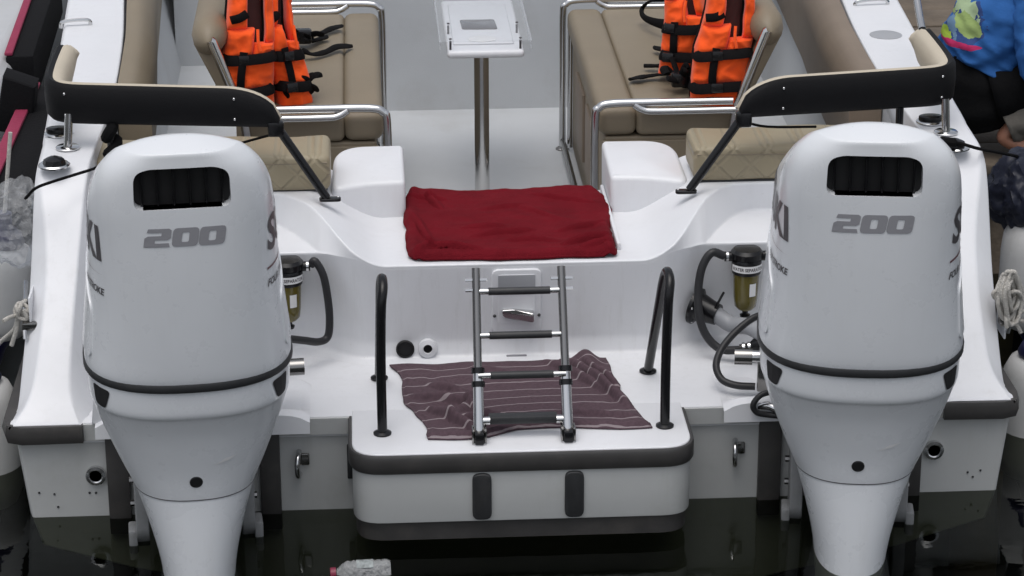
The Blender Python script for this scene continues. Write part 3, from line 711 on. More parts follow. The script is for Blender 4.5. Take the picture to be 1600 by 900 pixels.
# ------------------------------------------------------------------ swim ladder
t = thing('swim_ladder', 'folded stainless swim ladder with black rubber treads at platform edge', 'ladder', (.005, .07, .29))
def LP(s, k): return Vector((s*(.121-.004*k), lerp(0, .215, k), lerp(.012, .425, k)))
for s in (-1, 1):
    b = B(); tube(b, [LP(s, 0.04), LP(s, 1.0)], .0115, 14); r = obj('rail', b, M['steeldk'], t)
    b = B(); tube(b, [LP(s, 0.03), LP(s, .40)], lambda q: .0165 if q < .5 else .014, 14); obj('outer_sleeve', b, M['steel'], r)
    for k in (.39, .31): b = B(); tube(b, [LP(s, k-.012), LP(s, k+.022)], .0185, 14); obj('collar', b, M['gloss'], r)
    for k in (.87, .93):
        b = B(); p = LP(s, k); cyl(b, p+Vector((-.030, 0, 0)), p+Vector((.030, 0, 0)), .0055, 8); obj('pin', b, M['steel'], r)
    b = B(); p = LP(s, 0)
    box(b, p+Vector((-.019, -.026, -.012)), p+Vector((.019, .026, -.004)), .003); hb = obj('hinge_base', b, M['steel'], t)
    for q in (-1, 1):
        b = B(); box(b, p+Vector((q*.017-.003, -.022, -.010)), p+Vector((q*.017+.003, .022, .030)), .002); obj('hinge_cheek', b, M['steeldk'], hb)
    b = B(); box(b, p+Vector((-.0135, -.03, -.009)), p+Vector((.0135, .012, .024)), .005); obj('hinge_block', b, M['gloss'], hb)
for k in (.86, .60, .375):
    a, c = LP(-1, k), LP(1, k)
    if k < .5: a.y -= .012; c.y -= .012
    b = B(); tube(b, [a, c], .0085, 10); r = obj('rung', b, M['steel'], t)
    d = (c-a); b = B(); tube(b, [a+d*.14, c-d*.14], .0105, 14); obj('rubber_grip', b, M['black'], r)
a, c = LP(-1, .10), LP(1, .10)
b = B(); box(b, a+Vector((.026, -.004, -.012)), c+Vector((-.026, .035, .010)), .006); r = obj('bottom_tread', b, M['black'], t)
for s, p in ((1, a), (-1, c)): b = B(); tube(b, [p, p+Vector((s*.03, 0, 0))], .012, 10); obj('tread_pin', b, M['steel'], r)

# ------------------------------------------------------------------ black grab rails on the platform
for s, lab in ((-1, 'black bent-tube grab rail left of the swim ladder'), (1, 'black bent-tube grab rail right of the swim ladder')):
    x = -.378 if s < 0 else .399
    t = thing('grab_rail', lab, 'grab rail', (x, .14, .29), 0, 'black grab rails on the swim platform')
    lean = .004
    pts = catmull([(0, 0, .004), (.0, .003, .20), (.004, .012, .36), (.010, .035, .415), (.008, .085, .425), (.004, .13, .38), (.002, .20, .28), (-.004, .385, .004)], 6)
    b = B(); tube(b, pts, .0135, 14); obj('tube', b, M['gloss'], t)
    for y in (0, .388):
        b = B(); lathe(b, [(.025, .002), (.025, .006), (.018, .010), (.014, .012), (0, .012)], 24, Matrix.Translation((0 if y == 0 else -.004, y, 0))); obj('foot_flange', b, M['gloss'], t)

# ------------------------------------------------------------------ stern cushions and their backrests
for s in (-1, 1):
    x0, x1 = (-1.212, -.512) if s < 0 else (.578, 1.225)
    y0, y1 = 1.0, 1.215
    t = thing('stern_cushion', 'quilted beige cushion on the %s stern deck behind the motor' % ('left' if s < 0 else 'right'), 'cushion', ((x0+x1)/2, 1.1, .704), 0, 'quilted cushions on the stern deck')
    hw = (x1-x0)/2
    b = B(); box(b, (-hw, -.10, 0), (hw, .115, .112), .022, 4)
    bmesh.ops.subdivide_edges(b, edges=[e for e in b.edges if e.calc_length() > .3], cuts=16, use_grid_fill=True)
    for v in b.verts: v.co += Vector((0, 0, .006*nz(v.co, 7, 3)))+Vector((0, .004*nz(v.co, 11, 5), 0))
    obj('pad', b, M['quilt'], t, smooth=60)
    b = B(); tube(b, [(-hw+.01, -.0985, .088), (0, -.1012, .086), (hw-.01, -.0985, .088)], .0022, 6); obj('piping', b, M['vinyl'], t)
    b = B(); box(b, (-hw+.01, -.09, -.002), (hw-.01, .10, .004), 0); obj('base_board', b, M['black'], t)
def backrest(s, lab):  # backrest of a stern cushion: padded band on struts
    t = thing('stern_backrest', lab, 'backrest', (s*1.0+.03, 1.0, .854), 0, 'black padded backrests over the stern cushions')
    O = Vector(t.location)
    def W(p): return Vector(p)-O
    cx = .03 if s > 0 else 0.0
    inner = .672 if s > 0 else .655
    plan = [(inner, .935)]+[(lerp(inner, 1.24, k/8), .935+.075*k/8) for k in range(1, 9)]
    corner = [(1.29, 1.022), (1.322, 1.05), (1.336, 1.10)] ; arm = [(1.340, 1.2), (1.340, 1.32), (1.338, 1.44), (1.333, 1.475)]
    path = plan+corner+arm
    N = len(path); b = B(); rows = []; rows2 = []; topline = []; botline = []
    L = [0]
    for p, q in zip(path, path[1:]): L.append(L[-1]+(Vector(q)-Vector(p)).length)
    fine = []
    for k in range(61):
        d = L[-1]*k/60
        i = max(j for j in range(N-1) if L[j] <= d+1e-9)
        tt = (d-L[i])/(L[i+1]-L[i]); p = Vector(path[i]).lerp(Vector(path[i+1]), tt); fine.append((d, p))
    # smooth plan
    pts = [f[1] for f in fine]
    for _ in range(3): pts = [pts[0]]+[(pts[i-1]+pts[i]*2+pts[i+1])/4 for i in range(1, len(pts)-1)]+[pts[-1]]
    for k, (d, _) in enumerate(fine):
        p = pts[k]; q = pts[min(k+1, 60)]-pts[max(k-1, 0)]; q.normalize(); n = Vector((q.y, -q.x))   # outward (aft / outboard)
        e = max(0, 1-d/.16)
        ztop = 1.043-.088*(1-math.sqrt(max(0, 1-e*e)))+.008*d
        zb = .928+.018*sm(.0, .7, d)*0+.012*sm(.85, 1.1, d)
        if d > 1.0: zb = lerp(zb, ztop-.05, sm(1.0, 1.13, d)*.8)
        ztop = max(ztop, zb+.03)
        if d > L[-1]-.03: ztop -= .012
        h = ztop-zb
        def pt(o, z): return W((s*(p.x+n.x*o)+cx, p.y+n.y*o, z))
        rows.append([pt(.006, zb), pt(.016, zb+.012), pt(.019, zb+h*.5), pt(.016, ztop-.012), pt(.004, ztop), pt(-.008, ztop-.004), pt(-.010, zb+.01)])
        rows2.append([pt(-.009, zb+.014), pt(-.040, zb+.02), pt(-.050, zb+h*.5), pt(-.042, ztop-.016), pt(-.022, ztop-.001), pt(-.0085, ztop-.004)])
        topline.append(pt(0, ztop))
    V = grid(b, rows, close_u=True); b.faces.new(V[0]); b.faces.new(V[-1]); fix(b); band = obj('band', b, M['band'], t, smooth=60)
    b = B(); V = grid(b, rows2, close_u=True); b.faces.new(V[0]); b.faces.new(V[-1]); fix(b); obj('padding', b, M['cream'], t, smooth=60)
    for k in (7, 34):
        for z in (.16, .84):
            a, c = Vector(rows[k][1]), Vector(rows[k][3]); q = a.lerp(c, z); b = B(); sphere(b, q+Vector((0, -.003, 0)), .0045, 8); obj('snap', b, M['steel'], band)
    # inner strut with foot and clamp
    fx = -.524 if s < 0 else .555; top = W((s*(inner+.012)+cx, .935, .935)); ft = W((fx, .915, .712))
    b = B(); tube(b, [ft, top], .013, 12); st = obj('strut', b, M['gloss'], t)
    b = B(); box(b, top+Vector((-.024, -.018, -.035)), top+Vector((.024, .018, .012)), .008); obj('clamp', b, M['gloss'], st)
    b = B(); P = rpoly([(-.032, -.014), (.032, -.014), (.032, .014), (-.032, .014)], .012, 4); prism(b, P, lambda x, y: W((fx+x+s*-.01, .915+y, .7025)), lambda x, y: W((fx+x-s*.01, .915+y, .712)), .002); f = obj('foot', b, M['gloss'], st)
    for q in (-1, 1): b = B(); sphere(b, W((fx-s*.01+q*.024, .915, .713)), .004, 8); obj('foot_screw', b, M['steel'], f)
    # outer stanchion down to the gunwale
    g = at(106, 230, Z=.858) if s < 0 else at(1478, 206, Z=.858)
    up = Vector((g.x+(.008 if s < 0 else -.006), g.y+.01, .96))
    b = B(); tube(b, [W(g), W(up)], .0125, 14); obj('stanchion', b, M['steel'], t)
    # centre leg to the deck
    lx = -1.155 if s < 0 else 1.195
    b = B(); tube(b, [W((lx, 1.0 if s < 0 else .985, .70)), W((lx, 1.0, .93))], .012, 10); lg = obj('leg', b, M['gloss'], t)
    return t, W, lx
tl, WL, lxl = backrest(-1, 'black banded padded backrest with cream lining above the left stern cushion')
tr, WR, lxr = backrest(1, 'black banded padded backrest with cream lining above the right stern cushion')
# black strap bundle wrapped round the left leg
b = B(); pts = []
for i in range(80):
    k = i/79; a = k*2*math.pi*4.3+1.2*nz((k*6, 3, 0), 1)
    r = .006+.010*(nz((k*11, 0, 0), 1, 2)+.6)+.012*math.exp(-((k-.35)/.10)**2)+.010*math.exp(-((k-.75)/.10)**2)
    pts.append((lxl+math.cos(a)*r, 1.0+math.sin(a)*r, .715+.215*k+.012*nz((k*9, 7, 0), 1)))
tube(b, pts, lambda q: .017+.006*nz((q*14, 1, 0), 1), 8); st = obj('strap_bundle', b, M['blackcloth']); tag(st, 'black strap bundle wound round the left backrest leg', 'strap')
b = B(); tube(b, catmull([(lxl+.01, .98, .83), at(150, 262, Z=.866), at(120, 272, Z=.860), at(85, 283, Z=.858), at(56, 294, Z=.852), at(40, 310, Z=.80)], 6), .0045, 8); tag(obj('tie_cord', b, M['web']), 'thin black cord tied across the left gunwale', 'cord')
b = B(); tube(b, catmull([at(1436, 204, Z=.90), at(1452, 217, Z=.875), at(1475, 221, Z=.885), at(1500, 224, Z=.88), at(1528, 232, Z=.862), at(1560, 238, Z=.80), at(1600, 247, Z=.74), at(1660, 262, Z=.66)], 6), lambda q: .014 if .26 < q < .40 else .005, 8); tag(obj('tie_cord', b, M['web']), 'black cord running off the right gunwale past the filler cap', 'cord')
b = B(); tube(b, catmull([at(434, 208, Y=.93), at(400, 217, Y=1.0), at(375, 224, Y=1.05)], 4), .004, 8); tag(obj('tie_cord', b, M['web']), 'short black cord under the inner end of the left backrest', 'cord')
b = B(); tube(b, catmull([at(1160, 190, Y=.95), at(1200, 198, Y=1.0), at(1275, 198, Y=1.05)], 4), .004, 8); tag(obj('tie_cord', b, M['web']), 'black cord under the inner end of the right backrest', 'cord')

# ------------------------------------------------------------------ cockpit benches
def bench(s, lab):
    xi, xo = .340, .80
    t = thing('bench_seat', lab, 'bench seat', (s*.57, 2.25, .2), 0, 'beige cockpit benches with stainless frames')
    O = Vector(t.location)
    def W(x, y, z): return Vector((s*x, y, z))-O
    def fb(x0, y0, z0, x1, y1, z1, bev, seg=3, cuts=0):
        b = B(); a = W(x0, y0, z0); c = W(x1, y1, z1)
        box(b, (min(a.x, c.x), a.y, a.z), (max(a.x, c.x), c.y, c.z), bev, seg); return b
    obj('seat_roll', fb(xi+.008, 1.625, .655, xi+.135, 2.90, .752, .030, 4), M['vinyl'], t, smooth=60)
    obj('seat_pad', fb(xi+.132, 1.625, .655, xo+.02, 2.90, .748, .022, 4), M['vinyl'], t, smooth=60)
    obj('seat_base', fb(xi+.03, 1.64, .215, xo, 2.88, .652, .008), M['vinyl'], t)
    obj('base_skirt', fb(xi+.022, 1.628, .30, xo-.01, 1.642, .640, .004), M['vinyl'], t)
    if s > 0:
        for y in (1.95, 2.35):
            b = fb(xi+.020, y, .33, xi+.032, y+.30, .58, .004); obj('side_panel', b, M['brownvinyl'], t)
    # backrest bolster
    b = B(); rows = []
    for k in range(25):
        y = lerp(1.60, 2.92, k/24); e = min(k, 24-k)/2.; f = math.sqrt(max(.04, 1-(1-min(1, e))**2))
        rows.append([W(.895+.058*f*math.cos(a)*(1), y, 1.0+.062*f*math.sin(a)) for a in [2*math.pi*q/14 for q in range(14)]])
    V = grid(b, rows, close_u=True); b.faces.new(V[0]); b.faces.new(V[-1]); fix(b); bb = obj('back_bolster', b, M['vinyl'], t, smooth=70)
    b = B(); P = [(xo-.02, .745), (xo+.03, .735), (.945, .98), (.88, .985)]
    prism(b, P, lambda x, z: W(x, 1.66, z), lambda x, z: W(x, 2.88, z), .01); fix(b); obj('back_pad', b, M['vinyl'], t, smooth=50)
    # stainless frame: end hoops
    for y in (1.600, 2.915):
        b = B(); tube(b, catmull([(W(xi-.005, y, .204)), W(xi-.005, y, .45), W(xi-.005, y, .72), W(xi+.008, y, .762), W(xi+.05, y, .776), W(xi+.20, y, .777), W(xo-.02, y, .777)], 6), .0135, 12); fr = obj('end_hoop', b, M['steel'], t)
        b = B(); lathe(b, [(.026, 0), (.026, .004), (.014, .012), (0, .012)], 18, Matrix.Translation(W(xi-.005, y, .200))); obj('hoop_foot', b, M['steeldk'], fr)
        b = B(); tube(b, catmull([W(xi+.12, y-.004, .772), W(xi+.15, y-.008, .755), W(xi+.2, y-.01, .750), W(xo-.01, y-.01, .750)], 5), .0125, 12); obj('second_tube', b, M['steel'], fr)
        b = B(); tube(b, catmull([W(xo-.03, y, .45), W(xo-.015, y, .70), W(xo+.01, y, .80), W(.875, y, .985), W(.885, y, 1.01)], 6), .0155, 12); obj('back_tube', b, M['steel'], t)
    b = B(); tube(b, [W(xi-.004, 1.60, .235), W(xi-.004, 2.915, .235)], .011, 10); obj('foot_rail', b, M['steeldk'], t)
    b = B(); tube(b, [W(xi+.022, 2.89, .215), W(xi+.022, 2.89, .72)], .011, 10); obj('inner_post', b, M['steel'], t)
    return t
bench(-1, 'beige vinyl bench seat on the left side of the cockpit')
bench(1, 'beige vinyl bench seat on the right side of the cockpit')

# ------------------------------------------------------------------ pedestal table with acrylic lid
t = thing('pedestal_table', 'small white table with clear acrylic lid on a steel pole', 'table', (.005, 2.36, .2))
b = B(); cyl(b, (0, 0, 0), (0, 0, .545), .0265, 28); pole = obj('pole', b, M['steel'], t, smooth=60)
b = B(); lathe(b, [(.075, .0005), (.075, .006), (.05, .014), (.03, .02), (0, .02)], 28); obj('pole_foot', b, M['steeldk'], t)
b = B(); box(b, (-.122, -.10, .545), (.145, .60, .573), .012, 3); obj('table_top', b, M['gel'], t)
b = B(); box(b, (-.098, -.02, .5735), (.112, .52, .578), .004); ins = obj('table_insert', b, M['gel'], t)
b = B(); P = rpoly([(-.060, .165), (.066, .160), (.060, .285), (-.064, .285)], .012, 4); prism(b, P, lambda x, y: Vector((x, y, .5782)), lambda x, y: Vector((x, y, .5825)), .001); obj('dark_screen', b, mat('dark_screen_glass', (.05, .045, .05), .12, coat=.5), ins)
b = B(); P = [(.005+.05*math.cos(a), .0+.042*math.sin(a)) for a in [2*math.pi*k/24 for k in range(24)]]; prism(b, P, lambda x, y: Vector((x, y+.035, .578)), lambda x, y: Vector((x, y+.035, .5805)), .001); obj('oval_badge', b, M['label'], ins)
b = B(); box(b, (-.148, -.096, .604), (.172, .60, .609), .001, 1); lid = obj('acrylic_lid', b, M['acrylic'], t)
for s in (-1, 1):
    x = -.146 if s < 0 else .170
    b = B(); box(b, (x-.0025, -.086, .572), (x+.0025, .598, .6035), 0); obj('lid_side', b, M['acrylic_side'], lid)
for x in (-.110, .132):
    for y in (-.075, .13):
        b = B(); cyl(b, (x, y, .573), (x, y, .604), .004, 10); so_ = obj('standoff', b, M['greydk'], t)
        b = B(); sphere(b, (x, y, .611), .0055, 8, (1, 1, .6)); obj('standoff_cap', b, M['greydk'], so_)

# ------------------------------------------------------------------ cloths
def cloth(name, quad, nu, nv, zf, edge, mt, solid=.006, seed=0):
    b = B(); rows = []
    for i in range(nv+1):
        v = i/nv; row = []
        for j in range(nu+1):
            u = j/nu
            p = Vector(quad[0]).lerp(Vector(quad[1]), u).lerp(Vector(quad[3]).lerp(Vector(quad[2]), u), v)
            du, dv = edge(u, v)
            p = Vector((p.x+du, p.y+dv))
            row.append((p.x, p.y, zf(u, v, p)))
        rows.append(row)
    grid(b, rows, uv=True); fix(b)
    o = obj(name, b, mt, smooth=180)
    md = o.modifiers.new('t', 'SOLIDIFY'); md.thickness = solid; md.offset = 1
    return o
def fold_line(u, v, u0, v0, u1, v1, w, h):      # one soft ridge with a sharper lee side
    dx, dy = u1-u0, v1-v0; L = math.hypot(dx, dy); tt = ((u-u0)*dx+(v-v0)*dy)/(L*L)
    if tt < 0 or tt > 1: return 0
    d = ((u-u0)*dy-(v-v0)*dx)/L/w
    return h*math.sin(math.pi*tt)**.7*(math.exp(-d*d) if d > 0 else math.exp(-d*d*5))
RF = [(.0, .12, .22, .20, .018, .010), (.10, .10, .18, .34, .02, .012), (.30, .72, .62, .66, .016, .012), (.26, .62, .48, .60, .014, .009), (.45, .80, .72, .84, .018, .011), (.70, .70, .98, .58, .02, .010),
      (.62, .12, .95, .30, .02, .009), (.05, .86, .35, .95, .018, .016), (.15, .80, .03, .97, .02, .016), (.55, .30, .75, .52, .03, .007), (.72, .90, .98, .80, .025, .018), (.80, .95, .99, .90, .02, .014), (.35, .35, .60, .28, .03, .006), (.02, .4, .12, .8, .02, .012)]
def zred(u, v, p):
    z = .604+.007*nz((p.x*6, p.y*10, 0), 1, 3)+.003*nz((p.x*16, p.y*30, 0), 1, 9)+.0012*nz((p.x*60, p.y*60, 0), 1, 2)
    for f in RF: z += 1.5*fold_line(u, v, *f)
    z += .010*math.exp(-((v-.95)/.03)**2)*(.7+.5*nz((u*6, 0, 0), 1, 3))+.008*math.exp(-((u-.035)/.025)**2)+.010*math.exp(-((u-.96)/.03)**2)*(.3+v)
    edge = min(u*1.0, (1-u), v, (1-v)*1.0); z -= .014*sm(.025, 0, edge)
    return max(z, .5945)
def ered(u, v):
    cu = 2*u-1; cv = 2*v-1
    rx = -.020*math.copysign(abs(cu)**5, cu)*abs(cv)**6; ry = .020*math.copysign(abs(cv)**5, cv)*abs(cu)**6      # rounded corners
    return (rx+(.020*math.sin(v*5+1)-.034*sm(.45, 0, v))*sm(.8, 1, u)+.007*nz((v*9, 2, 0), 1)*sm(.85, 1, u)+.006*nz((v*8, 5, 0), 1)*sm(.15, 0, u),
            ry+(.020*nz((u*5, 1, 0), 1, 5)+.008*nz((u*13, 1, 0), 1, 7))*sm(.25, 0, v)+(.008*nz((u*8, 3, 0), 1, 6)-.012*sm(.7, .95, u)+.006*math.sin(u*9))*sm(.8, 1, v))
o = cloth('red_towel', [(-.292, 1.29), (.335, 1.285), (.338, .672), (-.295, .668)], 200, 150, zred, ered, M['red'], .006)
tag(o, 'dark red towel spread over the transom seat top', 'towel')
SF = [(.02, .45, .32, .62, .03, .014), (.05, .62, .24, .95, .03, .018), (.10, .30, .28, .42, .03, .010), (.18, .75, .42, .92, .03, .016), (.70, .02, .92, .55, .03, .014), (.78, .0, .99, .75, .03, .020), (.86, .10, 1.0, .45, .02, .016), (.60, .80, .98, .86, .03, .009), (.35, .10, .55, .20, .04, .007), (.30, .55, .12, .78, .025, .012), (.24, .50, .30, .85, .02, .012)]
def zst(u, v, p):
    z = .296+.006*max(0, nz((p.x*8, p.y*11, 0), 1, 13))+.004*nz((p.x*24, p.y*26, 0), 1, 17)*(.3+sm(.4, .1, u)+sm(.75, .95, u))
    for f in SF: z += 1.8*fold_line(u, v, *f)
    z += .026*math.exp(-((u-.895)/.05)**2-((v-.06)/.10)**2)+.010*math.exp(-((v-.96)/.03)**2)
    edge = min(u, 1-u, v, 1-v); z -= .010*sm(.025, 0, edge)
    return max(z, .2935)
def est(u, v):
    return ((.03*nz((v*3, 0, 0), 1, 21)+.010*nz((v*9, 0, 0), 1, 2))*sm(.3, 0, u)+(.010*nz((v*7, 4, 0), 1, 2)-.018*math.sin(v*3.0))*sm(.8, 1, u), .025*nz((u*4, 0, 0), 1, 8)*sm(.5, 1, v)+.045*sm(.25, .42, u)*sm(.9, .6, u)*sm(.3, 1, v)*.6+.010*nz((u*7, 2, 0), 1, 3)*sm(.3, 0, v)+.02*math.exp(-((u-.9)/.06)**2)*sm(.3, 0, v))
o = cloth('striped_towel', [(-.352, .615), (.285, .625), (.362, .125), (-.255, .078)], 160, 110, zst, est, M['stripe'], .004)
tag(o, 'purplish brown striped towel crumpled on the swim platform', 'towel')

# ------------------------------------------------------------------ life jackets on the bench backs
def vest(loc, rz, lab, wd=.20, ht=.36, tilt=8, seed=1, neck=.5):
    t = thing('life_jacket', lab, 'life jacket', loc, 0, 'orange life jackets hung on the bench backs')
    t.rotation_euler = (R_(-tilt), 0, R_(rz))
    # local: x across, -y towards the viewer, z up from the hem
    def panel(x0, x1, z0, z1, th, mt, name, y0=0., cr=.02, par=t, wr=.009, cuts=16):
        b = B(); n = cuts; rows = []
        F = []; K = []
        for i in range(n+1):
            rf = []; rk = []
            for j in range(n+1):
                u, v = j/n, i/n
                x = lerp(x0, x1, u); z = lerp(z0, z1, v)
                e = (1-abs(2*u-1)**8)*(1-abs(2*v-1)**8)
                q = th*(.62+.38*e)+wr*(nz((x*13, z*9, seed*3.1), 1, seed)+.7*(.5-abs(nz((x*20+z*14, z*22-x*8, seed), 1, seed+2))*2))*e*1.5-.010*sm(.2,0,z/ht)*0
                cu = .9*(x/wd)**2*.10
                sx = x*(1-.18*sm(.35, 1.0, z/ht))+.016*math.sin(z*11+seed*1.3)+.006*nz((z*14, seed, x*5), 1, 3); sy = .014*nz((z*7, x*6, seed), 1, 8)
                sz = z+.012*nz((x*9, seed*2.2, z*4), 1, 5)
                rf.append((sx, y0-q+cu+sy, sz)); rk.append((sx, y0+cu+.004+sy, sz))
            F.append(rf); K.append(rk)
        V1 = grid(b, F); V2 = grid(b, K)
        loop1 = V1[0]+[r[-1] for r in V1[1:]]+V1[-1][::-1][1:]+[r[0] for r in V1[::-1][1:-1]]
        loop2 = V2[0]+[r[-1] for r in V2[1:]]+V2[-1][::-1][1:]+[r[0] for r in V2[::-1][1:-1]]
        for i in range(len(loop1)):
            b.faces.new((loop1[i], loop1[(i+1) % len(loop1)], loop2[(i+1) % len(loop2)], loop2[i]))
        fix(b); return obj(name, b, M[mt], par, smooth=70)
    h = wd/2
    panel(-h*1.02, h*1.02, .0, ht, .030, 'web', 'back_panel', y0=.045, wr=.004)
    panel(-h*.5, h*.5, ht*.5, ht*1.05, .012, 'maroon', 'lining', y0=.022, wr=.003)
    zs1, zs2 = ht*.16, ht*.44
    panel(-h, h, -.012, zs1, .050, 'orange', 'hem_panel')
    panel(-h, -h*.28, zs1+.008, zs2, .052, 'orange', 'side_panel'); panel(-h*.275, h, zs1+.008, zs2, .056, 'orange', 'front_panel')
    panel(-h, h*.10, zs2+.010, zs2+.10, .056, 'orange', 'chest_panel'); panel(h*.105, h*.98, zs2+.010, zs2+.05, .050, 'orange', 'chest_panel')
    panel(-h*1.0, -h*.22, zs2+.098, ht*1.12, .052, 'orange', 'shoulder_panel'); panel(h*.58, h, zs2+.05, ht*1.12, .046, 'orange', 'shoulder_panel')
    def strap(pts, w, name='strap'):
        pts = [(x*(1-.18*sm(.35, 1.0, z/ht))+.016*math.sin(z*11+seed*1.3), y+.014*nz((z*7, x*6, seed), 1, 8), z+.012*nz((x*9, seed*2.2, z*4), 1, 5)) for x, y, z in pts]
        b = B(); tube(b, catmull(pts, 5), (.0035, w), 8, flat=(0, -1, 0)); return obj(name, b, M['web'], t, smooth=40)
    for zz in (zs1+.004, zs2+.006):
        strap([(-h*1.02, .01, zz+.004), (-h*.8, -.058, zz), (0, -.066, zz-.004), (h*.8, -.056, zz+.002), (h*1.02, .012, zz+.01)], .0175)
    strap([(-h*.28, -.05, zs1-.01), (-h*.30, -.067, (zs1+zs2)/2), (-h*.30, -.066, zs2+.03)], .013)
    strap([(-h*.95, -.045, ht*.78), (-h*.6, -.056, ht*.80), (-h*.28, -.05, ht*.83)], .014)
    b = B(); box(b, (-h*.30-.02, -.078, zs1-.012), (-h*.30+.02, -.062, zs1+.02), .005); obj('buckle', b, M['gloss'], t)
    b = B(); box(b, (-h*.30-.018, -.079, zs2-.01), (-h*.30+.018, -.064, zs2+.022), .005); obj('buckle', b, M['gloss'], t)
    b = B(); tube(b, catmull([(h*.3, -.055, zs2+.10), (h*.28, -.062, zs2+.06), (h*.34, -.064, zs2+.03)], 4), .005, 8); obj('pull_cord', b, M['orange'], t)
    return t
vest((.765, 1.69, .742), -4, 'orange life jacket nearest the rail on the right bench', .19, .37, 6, 3)
vest((.645, 1.93, .775), -22, 'orange life jacket half hidden behind another on the right bench', .15, .34, 10, 5)
vest((-.770, 1.71, .742), 10, 'orange life jacket at the outer side of the left bench back', .175, .39, 7, 8)
vest((-.648, 1.78, .742), 26, 'orange life jacket with loose black straps on the left bench', .115, .36, 10, 11)
def ribbon(name, lab, pts, w, mt='web', grp='loose black straps on the bench seats', z=0):
    b = B(); tube(b, catmull([(p[0]+.006*nz((i*3.1, w*90, 0), 1), p[1], p[2]+.007) for i, p in enumerate(pts)], 6), lambda q: ((.007+.005*nz((q*6, w*99, 0), 1)), w*1.35*(.8+.4*sm(.6, .85, q)-.7*sm(.9, 1.0, q))), 8, flat=(0, 0, 1)); o = obj(name, b, M[mt], smooth=40); tag(o, lab, 'strap', grp); return o
SZ = .757
def sp(px, py, dz=0): return at(px, py, Z=SZ+dz)
ribbon('loose_strap', 'upper loose black strap pointing right on the left bench', [sp(470, 62, .03), sp(490, 58, .012), sp(505, 54), sp(520, 47, .002), sp(534, 43)], .014)
ribbon('loose_strap', 'lower wavy black strap reaching furthest across the left bench', [sp(472, 82, .02), sp(490, 88, .003), sp(510, 84), sp(528, 76, .004), sp(550, 75)], .013)
ribbon('loose_strap', 'short black strap end near the jacket on the left bench', [sp(474, 66, .03), sp(492, 66, .004), sp(511, 60)], .011)
ribbon('loose_strap', 'long black strap lying towards the aisle on the right bench', [sp(1068, 116, .03), sp(1045, 118, .012), sp(1020, 121, .002), sp(1000, 124), sp(984, 127)], .017)
ribbon('loose_strap', 'thin upper black strap on the right bench', [sp(1066, 92, .03), sp(1045, 84, .012), sp(1022, 77, .003)], .010)
ribbon('loose_strap', 'middle black strap with pointed end on the right bench', [sp(1066, 106, .03), sp(1040, 106, .01), sp(1006, 106, .002)], .010)
ribbon('loose_strap', 'looped black strap beside the far jacket on the right bench', [sp(1050, 0, .1), sp(1018, 4, .08), sp(1003, 18, .04), sp(1010, 32, .03), sp(1036, 41, .04), sp(1050, 38, .06)], .012)
# black side buckles / webbing heaps
def heap(name, lab, c, r, n, seed, mt='web'):
    rnd = random.Random(seed); t = thing(name, lab, 'webbing', c)
    for i in range(n):
        d = Vector((rnd.uniform(-1, 1), rnd.uniform(-1, 1), rnd.uniform(-.6, 1)))*r
        e = d+Vector((rnd.uniform(-1, 1), rnd.uniform(-1, 1), rnd.uniform(-.5, .5)))*r*.8
        b = B(); tube(b, catmull([d*.2, d, (d+e)*.6, e], 4), (.006, .014), 8); obj('webbing_loop', b, M[mt], t, smooth=40)
    b = B(); box(b, (-.03, -.03, -.02), (.03, .02, .03), .01); obj('buckle_block', b, M['gloss'], t)
    return t
heap('webbing_heap', 'tangle of black webbing and buckles below the left life jackets', sp(470, 138, .03), .045, 9, 4)
heap('webbing_heap', 'black buckles beside the upper strap on the left bench', sp(474, 58, .03), .038, 7, 14)
heap('webbing_heap', 'tangle of black webbing between jacket and strap on the right bench', sp(1062, 125, .035), .05, 10, 6)
heap('webbing_heap', 'black webbing hanging between the two right life jackets', sp(1056, 66, .07), .045, 9, 9)

